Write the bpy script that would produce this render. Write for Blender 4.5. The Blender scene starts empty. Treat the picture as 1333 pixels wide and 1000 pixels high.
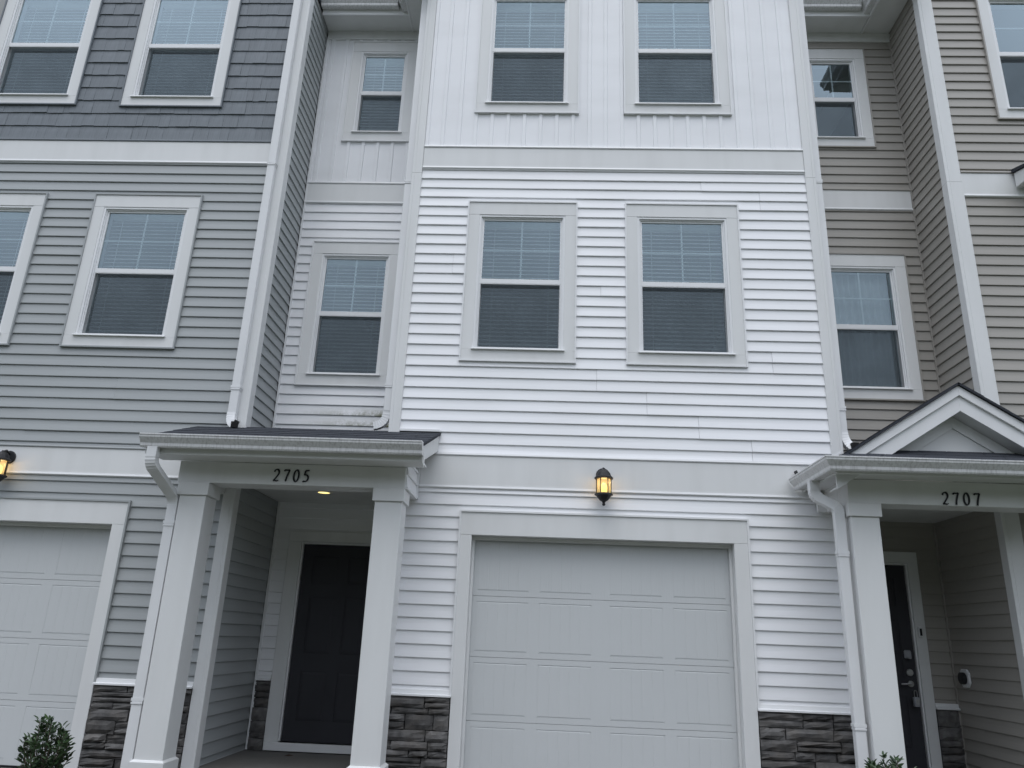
import bpy, bmesh, math, random
from mathutils import Matrix, Vector
random.seed(7)
R = math.radians
scene = bpy.context.scene
COL = scene.collection

# ------------------------------------------------------------------ camera
cam_d = bpy.data.cameras.new('camera'); cam = bpy.data.objects.new('camera', cam_d); COL.objects.link(cam)
cam_d.sensor_width = 36.0; cam_d.lens = 27.0; cam_d.clip_end = 2000
def cam_axes(pitch, yaw, roll):
    f = Vector((math.sin(yaw)*math.cos(pitch), math.cos(yaw)*math.cos(pitch), math.sin(pitch)))
    r = Vector((math.cos(yaw), -math.sin(yaw), 0)); u = r.cross(f)
    return r*math.cos(roll)+u*math.sin(roll), u*math.cos(roll)-r*math.sin(roll), f
r_, u_, f_ = cam_axes(.3208, -.0479, .0400)
cam.matrix_world = Matrix(((r_.x, u_.x, -f_.x, 0), (r_.y, u_.y, -f_.y, -7.2403), (r_.z, u_.z, -f_.z, 1.24), (0, 0, 0, 1)))
scene.camera = cam

# ------------------------------------------------------------------ sky, sun, exposure
SUN_EL, SUN_AZ = R(66), R(184)       # high behind the camera; thick cloud
w = bpy.data.worlds.new('World'); scene.world = w; w.use_nodes = True
nt = w.node_tree; bg = nt.nodes['Background']
sky = nt.nodes.new('ShaderNodeTexSky'); sky.sky_type = 'NISHITA'; sky.sun_disc = False
sky.sun_elevation = SUN_EL; sky.sun_rotation = SUN_AZ; sky.dust_density = 1.0; sky.air_density = 1.0
cloud = nt.nodes.new('ShaderNodeMixRGB'); cloud.inputs[0].default_value = .85
# cloud deck with the standard overcast distribution: zenith three times as bright as the horizon, the same all round
wtc = nt.nodes.new('ShaderNodeTexCoord'); wsep = nt.nodes.new('ShaderNodeSeparateXYZ'); nt.links.new(wtc.outputs['Generated'], wsep.inputs[0])
wmr = nt.nodes.new('ShaderNodeMapRange'); wmr.inputs['From Min'].default_value = 0; wmr.inputs['From Max'].default_value = 1
wmr.inputs['To Min'].default_value = 1/3; wmr.inputs['To Max'].default_value = 1; nt.links.new(wsep.outputs[2], wmr.inputs[0])
wsc = nt.nodes.new('ShaderNodeVectorMath'); wsc.operation = 'SCALE'; wsc.inputs[0].default_value = (18.0, 19.4, 22.0)
wno = nt.nodes.new('ShaderNodeTexNoise'); wno.inputs['Scale'].default_value = 3.2; wno.inputs['Detail'].default_value = 5; nt.links.new(wtc.outputs['Generated'], wno.inputs['Vector'])
wvr = nt.nodes.new('ShaderNodeMapRange'); wvr.inputs['From Min'].default_value = .32; wvr.inputs['From Max'].default_value = .68
wvr.inputs['To Min'].default_value = .80; wvr.inputs['To Max'].default_value = 1.2; nt.links.new(wno.outputs[0], wvr.inputs[0])   # soft cloud structure all round
wmu = nt.nodes.new('ShaderNodeMath'); wmu.operation = 'MULTIPLY'; nt.links.new(wmr.outputs[0], wmu.inputs[0]); nt.links.new(wvr.outputs[0], wmu.inputs[1])
nt.links.new(wmu.outputs[0], wsc.inputs['Scale']); nt.links.new(wsc.outputs[0], cloud.inputs[2])
nt.links.new(sky.outputs[0], cloud.inputs[1]); nt.links.new(cloud.outputs[0], bg.inputs[0])
bg.inputs[1].default_value = .10
sd = bpy.data.lights.new('sun', 'SUN'); sd.energy = .9; sd.angle = R(40); sd.color = (1, .97, .93)
sun = bpy.data.objects.new('sun', sd); COL.objects.link(sun)
d = Vector((math.sin(SUN_AZ)*math.cos(SUN_EL), math.cos(SUN_AZ)*math.cos(SUN_EL), math.sin(SUN_EL)))
sun.rotation_euler = d.to_track_quat('Z', 'Y').to_euler(); sun.location = (0, -20, 30)
scene.render.engine = 'CYCLES'
scene.view_settings.view_transform = 'Standard'; scene.view_settings.look = 'None'
scene.view_settings.gamma = 1; scene.view_settings.use_curve_mapping = False
scene.view_settings.exposure = 0.06

# ------------------------------------------------------------------ materials
EXP = .1143          # siding exposure
def mat(name, col, rough=.5, var=.03, scale=1.5, bump=0, bscale=(40, 40, 40), spec=.4, metal=0, rnd=.0, dirt=None, detail=4, coords='Object'):
    m = bpy.data.materials.new(name); m.use_nodes = True; n = m.node_tree; L = n.links
    b = n.nodes['Principled BSDF']; b.inputs['Roughness'].default_value = rough; b.inputs['Metallic'].default_value = metal
    b.inputs['Specular IOR Level'].default_value = spec
    tc = n.nodes.new('ShaderNodeTexCoord')
    no = n.nodes.new('ShaderNodeTexNoise'); no.inputs['Scale'].default_value = scale; no.inputs['Detail'].default_value = detail
    L.new(tc.outputs[coords], no.inputs['Vector'])
    mr = n.nodes.new('ShaderNodeMapRange'); mr.inputs['From Min'].default_value = .3; mr.inputs['From Max'].default_value = .7
    mr.inputs['To Min'].default_value = 1-var; mr.inputs['To Max'].default_value = 1+var
    L.new(no.outputs[0], mr.inputs[0]); fac = mr.outputs[0]
    if rnd:
        oi = n.nodes.new('ShaderNodeObjectInfo'); m2 = n.nodes.new('ShaderNodeMapRange')
        m2.inputs['To Min'].default_value = 1-rnd; m2.inputs['To Max'].default_value = 1+rnd
        L.new(oi.outputs['Random'], m2.inputs[0]); mm = n.nodes.new('ShaderNodeMath'); mm.operation = 'MULTIPLY'
        L.new(fac, mm.inputs[0]); L.new(m2.outputs[0], mm.inputs[1]); fac = mm.outputs[0]
    vm = n.nodes.new('ShaderNodeVectorMath'); vm.operation = 'SCALE'; vm.inputs[0].default_value = col
    L.new(fac, vm.inputs['Scale']); out = vm.outputs[0]
    if dirt:                                          # (colour, amount, stretch): stains with a shape of their own
        mp = n.nodes.new('ShaderNodeMapping'); mp.inputs['Scale'].default_value = dirt[2]; L.new(tc.outputs['Object'], mp.inputs[0])
        n2 = n.nodes.new('ShaderNodeTexNoise'); n2.inputs['Scale'].default_value = 1; n2.inputs['Detail'].default_value = 6
        L.new(mp.outputs[0], n2.inputs['Vector'])
        r2 = n.nodes.new('ShaderNodeMapRange'); r2.inputs['From Min'].default_value = .45; r2.inputs['From Max'].default_value = .8
        r2.inputs['To Min'].default_value = 0; r2.inputs['To Max'].default_value = dirt[1]; L.new(n2.outputs[0], r2.inputs[0])
        mx = n.nodes.new('ShaderNodeMixRGB'); mx.inputs[2].default_value = (*dirt[0], 1)
        L.new(r2.outputs[0], mx.inputs[0]); L.new(out, mx.inputs[1]); out = mx.outputs[0]
    L.new(out, b.inputs['Base Color'])
    if bump:
        mp = n.nodes.new('ShaderNodeMapping'); mp.inputs['Scale'].default_value = bscale; L.new(tc.outputs['Object'], mp.inputs[0])
        nb = n.nodes.new('ShaderNodeTexNoise'); nb.inputs['Scale'].default_value = 1; nb.inputs['Detail'].default_value = 5
        L.new(mp.outputs[0], nb.inputs['Vector']); bp = n.nodes.new('ShaderNodeBump'); bp.inputs['Strength'].default_value = bump
        bp.inputs['Distance'].default_value = .004; L.new(nb.outputs[0], bp.inputs['Height']); L.new(bp.outputs[0], b.inputs['Normal'])
    return m
GRIME = (.30, .30, .27)
M = dict(
 white=mat('white_vinyl', (.84, .845, .86), .42, .012, .8, .12, (3, 3, 60), rnd=.02, dirt=(GRIME, .10, (1.1, 1.1, 3.0))),
 grey=mat('grey_vinyl', (.360, .378, .382), .45, .02, .8, .15, (3, 3, 60), rnd=.02, dirt=((.25, .28, .27), .15, (.6, .6, 2))),
 tan=mat('tan_vinyl', (.345, .326, .297), .45, .02, .8, .15, (3, 3, 60), rnd=.02, dirt=((.26, .25, .22), .15, (.6, .6, 2))),
 trim=mat('white_trim', (.725, .73, .725), .5, .012, 1.2, .05, (20, 20, 20), dirt=(GRIME, .13, (5, 5, .8))),
 frame=mat('window_vinyl', (.78, .785, .79), .38, .01, 3, spec=.45),
 gutter=mat('gutter_metal', (.70, .70, .70), .33, .03, 5, .1, (60, 4, 4), dirt=((.27, .26, .25), .55, (60, 60, 1.0))),
 spout=mat('downspout_metal', (.74, .745, .75), .33, .015, 3, .08, (30, 30, 3), dirt=(GRIME, .12, (5, 5, 1))),
 shake=mat('slate_shake', (.180, .200, .220), .6, .05, 3, .7, (70, 70, 5), rnd=.04, dirt=((.115, .13, .145), .5, (55, 55, 2.5))),
 gdoor=mat('garage_door_paint', (.575, .592, .595), .45, .012, 1.5, .35, (130, 130, 5), spec=.35),
 door=mat('dark_door_paint', (.040, .040, .047), .55, .08, 2, .15, (90, 90, 6), spec=.25),
 shingle=mat('roof_shingle', (.030, .034, .043), .9, .4, 90, .8, (160, 160, 160)),
 stone=mat('ledge_stone', (.105, .102, .100), .85, .35, 14, .8, (55, 55, 80), rnd=.40, detail=8, dirt=((.17, .15, .13), .5, (7, 7, 11))),
 mortar=mat('dark_backing', (.018, .018, .02), .95),
 black=mat('black_metal', (.016, .016, .018), .5, .1, 20, .2, (80, 80, 80)),
 dark=mat('painted_hollow_shade', (.01, .01, .011), .9),  # near-black that paints the shade inside open spout ends
 number=mat('black_numerals', (.012, .013, .018), .5),
 steel=mat('satin_nickel', (.55, .55, .56), .32, .03, 20, metal=1),
 lockgrey=mat('lock_grey', (.33, .34, .37), .5, .05, 30),
 plaster=mat('interior_plaster', (.40, .40, .39), .9),
 floor=mat('interior_floor', (.16, .13, .10), .7),
 blind=mat('blind_slat', (.86, .87, .87), .5),
 curtain=mat('sheer_curtain', (.60, .61, .63), .9, .05, 6),
 concrete=mat('concrete', (.14, .136, .128), .85, .10, 2.5, .4, (60, 60, 60), dirt=((.17, .15, .13), .6, (2.2, 2.2, 2.2))),
 asphalt=mat('asphalt', (.055, .055, .057), .9, .15, 6, .5, (80, 80, 80)),
 grass=mat('lawn_grass', (.055, .064, .040), .9, .3, 4, .8, (50, 50, 50)),
 mulch=mat('mulch', (.045, .03, .02), .95, .4, 30, 1, (60, 60, 60)),
 stem=mat('stem_bark', (.07, .055, .04), .85, .2, 30),
 deadleaf=mat('dead_leaf', (.05, .03, .02), .8),
)
# shed leaf green with variation per leaf island
def leaf_mat():
    m = bpy.data.materials.new('shrub_leaf'); m.use_nodes = True; n = m.node_tree; L = n.links
    b = n.nodes['Principled BSDF']; b.inputs['Roughness'].default_value = .38
    g = n.nodes.new('ShaderNodeNewGeometry'); cr = n.nodes.new('ShaderNodeValToRGB')
    cr.color_ramp.elements[0].color = (.022, .045, .02, 1); cr.color_ramp.elements[1].color = (.065, .115, .045, 1)
    L.new(g.outputs['Random Per Island'], cr.inputs[0]); L.new(cr.outputs[0], b.inputs['Base Color'])
    b.inputs['Transmission Weight'].default_value = 0
    return m
M['leaf'] = leaf_mat()
def glass_mat(name, tint, refl=4.0, wob=.02):
    m = bpy.data.materials.new(name); m.use_nodes = True; n = m.node_tree; L = n.links; n.nodes.clear()
    o = n.nodes.new('ShaderNodeOutputMaterial'); mx = n.nodes.new('ShaderNodeMixShader')
    t = n.nodes.new('ShaderNodeBsdfTransparent'); t.inputs[0].default_value = (*tint, 1)
    g = n.nodes.new('ShaderNodeBsdfGlossy'); g.inputs['Roughness'].default_value = .015; g.inputs[0].default_value = (.76, .92, 1, 1)
    fr = n.nodes.new('ShaderNodeFresnel'); fr.inputs[0].default_value = 1.52
    ma = n.nodes.new('ShaderNodeMath'); ma.operation = 'MULTIPLY'; ma.inputs[1].default_value = refl; ma.use_clamp = True
    tc = n.nodes.new('ShaderNodeTexCoord'); no = n.nodes.new('ShaderNodeTexNoise'); no.inputs['Scale'].default_value = 1.6; no.inputs['Detail'].default_value = 1
    bp = n.nodes.new('ShaderNodeBump'); bp.inputs['Strength'].default_value = wob; bp.inputs['Distance'].default_value = .05
    L.new(tc.outputs['Object'], no.inputs['Vector']); L.new(no.outputs[0], bp.inputs['Height']); L.new(bp.outputs[0], g.inputs['Normal'])
    L.new(fr.outputs[0], ma.inputs[0]); L.new(ma.outputs[0], mx.inputs[0]); L.new(t.outputs[0], mx.inputs[1]); L.new(g.outputs[0], mx.inputs[2])
    L.new(mx.outputs[0], o.inputs[0]); return m
M['glass'] = glass_mat('window_glass', (.90, .97, .97))
M['lampglass'] = glass_mat('lamp_glass', (.95, .93, .88), 1.0)
def frost(m):                      # lightly frosted pane
    n = m.node_tree; L = n.links; o = [x for x in n.nodes if x.type == 'OUTPUT_MATERIAL'][0]; src = o.inputs[0].links[0].from_socket
    dd = n.nodes.new('ShaderNodeBsdfDiffuse'); dd.inputs[0].default_value = (.55, .47, .36, 1); tr = n.nodes.new('ShaderNodeBsdfTranslucent'); tr.inputs[0].default_value = (.8, .7, .5, 1)
    ad = n.nodes.new('ShaderNodeMixShader'); L.new(dd.outputs[0], ad.inputs[1]); L.new(tr.outputs[0], ad.inputs[2]); mx = n.nodes.new('ShaderNodeMixShader'); mx.inputs[0].default_value = .5
    L.new(src, mx.inputs[1]); L.new(ad.outputs[0], mx.inputs[2]); L.new(mx.outputs[0], o.inputs[0])
frost(M['lampglass'])
def screen_mat():
    m = bpy.data.materials.new('insect_mesh'); m.use_nodes = True; n = m.node_tree; L = n.links; n.nodes.clear()
    o = n.nodes.new('ShaderNodeOutputMaterial'); mx = n.nodes.new('ShaderNodeMixShader')
    t = n.nodes.new('ShaderNodeBsdfTransparent'); dd = n.nodes.new('ShaderNodeBsdfDiffuse'); dd.inputs[0].default_value = (.085, .098, .108, 1)
    tc = n.nodes.new('ShaderNodeTexCoord'); no = n.nodes.new('ShaderNodeTexNoise'); no.inputs['Scale'].default_value = 3
    mr = n.nodes.new('ShaderNodeMapRange'); mr.inputs['To Min'].default_value = .34; mr.inputs['To Max'].default_value = .56
    L.new(tc.outputs['Object'], no.inputs['Vector']); L.new(no.outputs[0], mr.inputs[0]); L.new(mr.outputs[0], mx.inputs[0])
    L.new(t.outputs[0], mx.inputs[1]); L.new(dd.outputs[0], mx.inputs[2]); L.new(mx.outputs[0], o.inputs[0]); return m
M['screen'] = screen_mat()
def emit_mat(name, col, s):
    m = bpy.data.materials.new(name); m.use_nodes = True; b = m.node_tree.nodes['Principled BSDF']
    b.inputs['Base Color'].default_value = (*col, 1); b.inputs['Emission Color'].default_value = (*col, 1); b.inputs['Emission Strength'].default_value = s
    return m
M['bulb'] = emit_mat('lit_bulb', (1, .68, .20), 2.6)
M['frost'] = mat('frosted_glass', (.75, .72, .66), .4)
M['downlight'] = emit_mat('lit_downlight', (1, .80, .30), 1.6)

# stained planks: green-black mildew blotches near the foot of the recess wall
def mildew_mat():
    m = M['white'].copy(); m.name = 'white_vinyl_mildewed'; n = m.node_tree; L = n.links; b = n.nodes['Principled BSDF']
    src = b.inputs['Base Color'].links[0].from_socket; tc = n.nodes.new('ShaderNodeTexCoord')
    no = n.nodes.new('ShaderNodeTexNoise'); no.inputs['Scale'].default_value = 26; no.inputs['Detail'].default_value = 8; no.inputs['Roughness'].default_value = .75
    n2 = n.nodes.new('ShaderNodeTexNoise'); n2.inputs['Scale'].default_value = 4.5; n2.inputs['Detail'].default_value = 3
    L.new(tc.outputs['Object'], no.inputs['Vector']); L.new(tc.outputs['Object'], n2.inputs['Vector'])
    mu = n.nodes.new('ShaderNodeMath'); mu.operation = 'MULTIPLY'; L.new(no.outputs[0], mu.inputs[0]); L.new(n2.outputs[0], mu.inputs[1])
    sx = n.nodes.new('ShaderNodeSeparateXYZ'); L.new(tc.outputs['Object'], sx.inputs[0])
    gr = n.nodes.new('ShaderNodeMapRange'); gr.inputs['From Min'].default_value = -2.75; gr.inputs['From Max'].default_value = -1.8
    L.new(sx.outputs[0], gr.inputs[0])
    mr = n.nodes.new('ShaderNodeMapRange'); mr.inputs['From Min'].default_value = .15; mr.inputs['From Max'].default_value = .30
    mr.inputs['To Max'].default_value = .95; L.new(mu.outputs[0], mr.inputs[0])
    m3 = n.nodes.new('ShaderNodeMath'); m3.operation = 'MULTIPLY'; L.new(mr.outputs[0], m3.inputs[0]); L.new(gr.outputs[0], m3.inputs[1])
    zf = n.nodes.new('ShaderNodeMath'); zf.operation = 'MULTIPLY_ADD'; zf.inputs[1].default_value = 1/EXP; zf.inputs[2].default_value = -5.997/EXP+60; L.new(sx.outputs[2], zf.inputs[0])
    fr = n.nodes.new('ShaderNodeMath'); fr.operation = 'FRACT'; L.new(zf.outputs[0], fr.inputs[0])       # grows from the foot of each course
    zr = n.nodes.new('ShaderNodeMapRange'); zr.inputs['From Min'].default_value = .1; zr.inputs['From Max'].default_value = .75; zr.inputs['To Min'].default_value = 1; zr.inputs['To Max'].default_value = .1; L.new(fr.outputs[0], zr.inputs[0])
    m4 = n.nodes.new('ShaderNodeMath'); m4.operation = 'MULTIPLY'; L.new(m3.outputs[0], m4.inputs[0]); L.new(zr.outputs[0], m4.inputs[1]); m3 = m4
    mx = n.nodes.new('ShaderNodeMixRGB'); mx.inputs[2].default_value = (.13, .135, .06, 1)
    L.new(m3.outputs[0], mx.inputs[0]); L.new(src, mx.inputs[1]); L.new(mx.outputs[0], b.inputs['Base Color']); return m
M['mildew'] = mildew_mat()

# ------------------------------------------------------------------ builders
class MB:
    def __init__(s): s.v = []; s.f = []
    def add(s, vs, fs):
        o = len(s.v); s.v += [tuple(p) for p in vs]; s.f += [tuple(i+o for i in f) for f in fs]; return s
    def box(s, x0, x1, y0, y1, z0, z1):
        return s.add([(x0,y0,z0),(x1,y0,z0),(x1,y1,z0),(x0,y1,z0),(x0,y0,z1),(x1,y0,z1),(x1,y1,z1),(x0,y1,z1)],
                     [(0,3,2,1),(4,5,6,7),(0,1,5,4),(1,2,6,5),(2,3,7,6),(3,0,4,7)])
    def prism(s, ring, vec):                          # closed prism: a ring of 3D points pushed along vec
        n = len(ring); a = [Vector(p) for p in ring]; b = [p+Vector(vec) for p in a]
        return s.add(a+b, [tuple(range(n))[::-1], tuple(range(n, 2*n))]+[(i, (i+1) % n, n+(i+1) % n, n+i) for i in range(n)])
    def sweep(s, path, prof, up=(0, 0, 1), caps=True):   # section prof (side, up) carried along a path
        P = [Vector(p) for p in path]; n = len(prof); rings = []
        for i, p in enumerate(P):
            t = (P[min(i+1, len(P)-1)]-P[max(i-1, 0)]).normalized()
            side = t.cross(Vector(up)); side = side.normalized() if side.length > 1e-5 else Vector((1, 0, 0))
            u2 = side.cross(t).normalized(); rings.append([p+side*a+u2*b for a, b in prof])
        vs = [q for r in rings for q in r]; fs = []
        for i in range(len(P)-1):
            for k in range(n): fs.append((i*n+k, i*n+(k+1) % n, (i+1)*n+(k+1) % n, (i+1)*n+k))
        if caps: fs += [tuple(range(n))[::-1], tuple(range((len(P)-1)*n, len(P)*n))]
        return s.add(vs, fs)
    def lathe(s, prof, c, seg=16, a0=0, a1=2*math.pi):   # (radius, z) profile turned about a vertical axis
        full = abs(a1-a0-2*math.pi) < 1e-6; m = seg if full else seg+1; vs = []; fs = []
        for r, z in prof:
            for k in range(m):
                a = a0+(a1-a0)*k/seg; vs.append((c[0]+r*math.cos(a), c[1]+r*math.sin(a), c[2]+z))
        for i in range(len(prof)-1):
            for k in range(seg):
                k2 = (k+1) % m if full else k+1
                fs.append((i*m+k, i*m+k2, (i+1)*m+k2, (i+1)*m+k))
        return s.add(vs, fs)
    def mesh(s, name, m, bevel=0, smooth=False, fix=True):
        me = bpy.data.meshes.new(name); me.from_pydata(s.v, [], s.f)
        if fix or bevel:
            bm = bmesh.new(); bm.from_mesh(me)
            if fix: bmesh.ops.recalc_face_normals(bm, faces=bm.faces)
            if bevel:
                ed = [e for e in bm.edges if len(e.link_faces) == 2 and e.calc_face_angle(0) > .6]
                bmesh.ops.bevel(bm, geom=ed, offset=bevel, segments=1, affect='EDGES', clamp_overlap=True)
            bm.to_mesh(me); bm.free()
        if smooth:
            for p in me.polygons: p.use_smooth = True
        me.materials.append(m if not isinstance(m, str) else M[m]); return me
    def build(s, name, m, parent=None, bevel=0, smooth=False, fix=True):
        return link(name, s.mesh(name, m, bevel, smooth, fix), parent)
def link(name, me, parent=None):
    o = bpy.data.objects.new(name, me); COL.objects.link(o)
    if parent: setp(o, parent)
    return o
WORLD = {}
def setp(o, p):
    o.parent = p
    if p.name in WORLD: o.matrix_parent_inverse = Matrix.Translation(-WORLD[p.name])
def tag(o, label, cat, group=None, kind=None):
    o['label'] = label; o['category'] = cat
    if group: o['group'] = group
    if kind: o['kind'] = kind
    return o
def thing(name, loc, label, cat, group=None):
    e = bpy.data.objects.new(name, None); COL.objects.link(e); e.location = loc; e.empty_display_size = .2
    WORLD[e.name] = Vector(loc); return tag(e, label, cat, group)

def sheet(x0, x1, z0, z1, holes, y0, y1, mb=None):
    """wall sheet facing -y from y0 (front) to y1 (back) with rectangular holes"""
    mb = mb or MB(); xs = sorted({x0, x1} | {min(max(h[i], x0), x1) for h in holes for i in (0, 1)})
    zs = sorted({z0, z1} | {min(max(h[i], z0), z1) for h in holes for i in (2, 3)})
    solid = lambda i, j: (0 <= i < len(xs)-1 and 0 <= j < len(zs)-1 and
        not any(h[0] < (xs[i]+xs[i+1])/2 < h[1] and h[2] < (zs[j]+zs[j+1])/2 < h[3] for h in holes))
    for i in range(len(xs)-1):
        for j in range(len(zs)-1):
            if not solid(i, j): continue
            a, b, c, e = xs[i], xs[i+1], zs[j], zs[j+1]
            for y in (y0, y1): mb.add([(a,y,c),(b,y,c),(b,y,e),(a,y,e)], [(0,1,2,3)])
            if not solid(i-1, j): mb.add([(a,y0,c),(a,y1,c),(a,y1,e),(a,y0,e)], [(0,1,2,3)])
            if not solid(i+1, j): mb.add([(b,y0,c),(b,y1,c),(b,y1,e),(b,y0,e)], [(0,1,2,3)])
            if not solid(i, j-1): mb.add([(a,y0,c),(b,y0,c),(b,y1,c),(a,y1,c)], [(0,1,2,3)])
            if not solid(i, j+1): mb.add([(a,y0,e),(b,y0,e),(b,y1,e),(a,y1,e)], [(0,1,2,3)])
    return mb

def free(a0, a1, cuts):
    out = [(a0, a1)]
    for c0, c1 in cuts:
        nx = []
        for p, q in out:
            if c1 <= p or c0 >= q: nx.append((p, q)); continue
            if c0 > p+.01: nx.append((p, c0))
            if c1 < q-.01: nx.append((c1, q))
        out = nx
    return out
def face(kind, at):
    """local (along, out, up) -> world for a wall facing -y, +x or -x"""
    if kind == 'S': return lambda a, n, z: (a, at-n, z)
    if kind == 'E': return lambda a, n, z: (at+n, a, z)
    return lambda a, n, z: (at-n, a, z)
def lap(parent, kind, at, a0, a1, z0, z1, phase, m, holes=(), seams=(), stain=None):
    """courses of lap siding, one plank object per run"""
    F = face(kind, at); k = math.floor((z0-phase)/EXP+1e-6); z = phase+k*EXP
    while z < z1-.004:
        lo, hi = max(z, z0), min(z+EXP, z1)
        if hi-lo > .006:
            cuts = [(h[0]+.06, h[1]-.06) for h in holes if hi > h[2]+.12 and lo < h[3]-.12]
            for p, q in free(a0, a1, cuts):
                cut = sorted([s for s, s0, s1 in seams if p+.1 < s < q-.1 and s0 < (lo+hi)/2 < s1])
                ends = [p]+cut+[q]
                for i in range(len(ends)-1):
                    plank(parent, F, ends[i]+(.0022 if i else 0), ends[i+1], lo, hi, z, M[stain] if stain and lo < z0+.46 else M[m], .0025 if i else 0)
        z += EXP
def plank(parent, F, p, q, lo, hi, base, m, lift=0):
    n = max(1, min(5, int((q-p)/.55))); mb = MB(); t = .0185
    prof = [(.0, 0.001), (t-.003, 0), (t, .0035), (t-.0008, .012), (.0035+(t-.0035)*.42, EXP*.55), (.0035, EXP+.004), (0, EXP+.004)]
    prof = [(o, min(max(zz, lo-base), hi-base+(.004 if hi-base > EXP-.001 else 0))) for o, zz in prof]
    ph = random.random()*6.28; tilt = random.uniform(-.0008, .0008); off = random.uniform(-.0006, .0006)
    vs = []; c = len(prof)
    for i in range(n+1):
        a = p+(q-p)*i/n; wob = .0009*math.sin(ph+a*2.1)+off
        for o, zz in prof:
            f = min(1, o/t); vs.append(F(a, o+lift+wob*f, base+zz+(.0008*math.sin(ph*2+a*1.7)+tilt)*f))
    fs = [(i*c+k, i*c+k+1, (i+1)*c+k+1, (i+1)*c+k) for i in range(n) for k in range(c-1)]
    fs += [tuple(range(c)), tuple(range(n*c, n*c+c))[::-1]]
    mb.add(vs, fs); mb.build('siding_plank', m, parent)
def boards(parent, at, a0, a1, z0, z1, m, holes=(), pitch=.1815, phase=0):
    """vertical board and batten: each board carries the batten at its edge"""
    F = face('S', at); k = math.floor((a0-phase)/pitch); a = phase+k*pitch
    while a < a1:
        p, q = max(a, a0), min(a+pitch, a1)
        if q-p > .02:
            hs = [(h[0], h[1], h[2], min(h[3], z1+.08)) for h in holes if q > h[0]+.04 and p < h[1]-.04 and h[2] > z0 and h[2] < z1]
            runs = [(p, q, lo, hi) for lo, hi in free(z0, z1, [(h[2]+.08, h[3]-.08) for h in hs])]
            for h in hs:                                   # the strip of a board left beside a casing
                if p < h[0]-.004: runs.append((p, h[0]+.04, h[2]+.08, min(h[3]-.08, z1)))
                if q > h[1]+.004: runs.append((h[1]-.04, q, h[2]+.08, min(h[3]-.08, z1)))
            for pp, qq, lo, hi in runs:
                bt = .017; bw = .040
                prof = [(pp, 0), (pp, .004), (qq, .004), (qq, 0)]
                if pp == p and qq-pp > bw+.01: prof = [(p, 0), (p, bt-.004), (p+.003, bt), (p+bw-.003, bt), (p+bw, bt-.004), (p+bw+.004, .004), (qq, .005), (qq, 0)]
                wob = random.uniform(-.0008, .0008)
                MB().prism([F(x, n+(wob if n > .001 else 0), lo) for x, n in prof], (0, 0, hi-lo)).build('board', m, parent)
        a += pitch
SHAKES = []
def shake_mesh(wd, h):
    mb = MB(); t0, t1 = random.uniform(.013, .020), .004; j = random.uniform(-.003, .003)
    tp = random.uniform(-.004, .004)
    ring = lambda n0, z, dx: [(0+dx, 0, z), (wd-dx, 0, z), (wd-dx, -n0, z), (0+dx, -n0, z)]
    lv = [ring(t0, j, 0), ring(t0*.55+.002, h*.55, 0), ring(t1, h+.006, 0)]
    vs = [q for r in lv for q in r]; fs = [(3, 2, 1, 0), (8, 9, 10, 11)]
    for i in (0, 1): fs += [(i*4+k, i*4+(k+1) % 4, i*4+4+(k+1) % 4, i*4+4+k) for k in range(4)]
    return mb.add(vs, fs).mesh('shake', M['shake'])
def shakes(parent, at, a0, a1, z0, z1, holes):
    H = .1778; z = z0; row = 0
    widths = [.075, .095, .12, .14, .165, .19]
    lib = {wd: [shake_mesh(wd-.002, H) for _ in range(4)] for wd in widths}
    while z < z1:
        cuts = [(h[0]+.06, h[1]-.06) for h in holes if z+H > h[2]+.12 and z < h[3]-.12]
        for p, q in free(a0, a1, cuts):
            x = p
            while x < q-.004:
                wd = random.choice(widths)
                if x+wd > q-.05: me = shake_mesh(q-x, H); wd = q-x+1
                else: me = random.choice(lib[wd])
                o = link('shake', me, parent); o.location = (x, at+random.uniform(0, .002), z+random.uniform(-.0025, .0025)); x += wd
        z += H; row += 1
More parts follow.
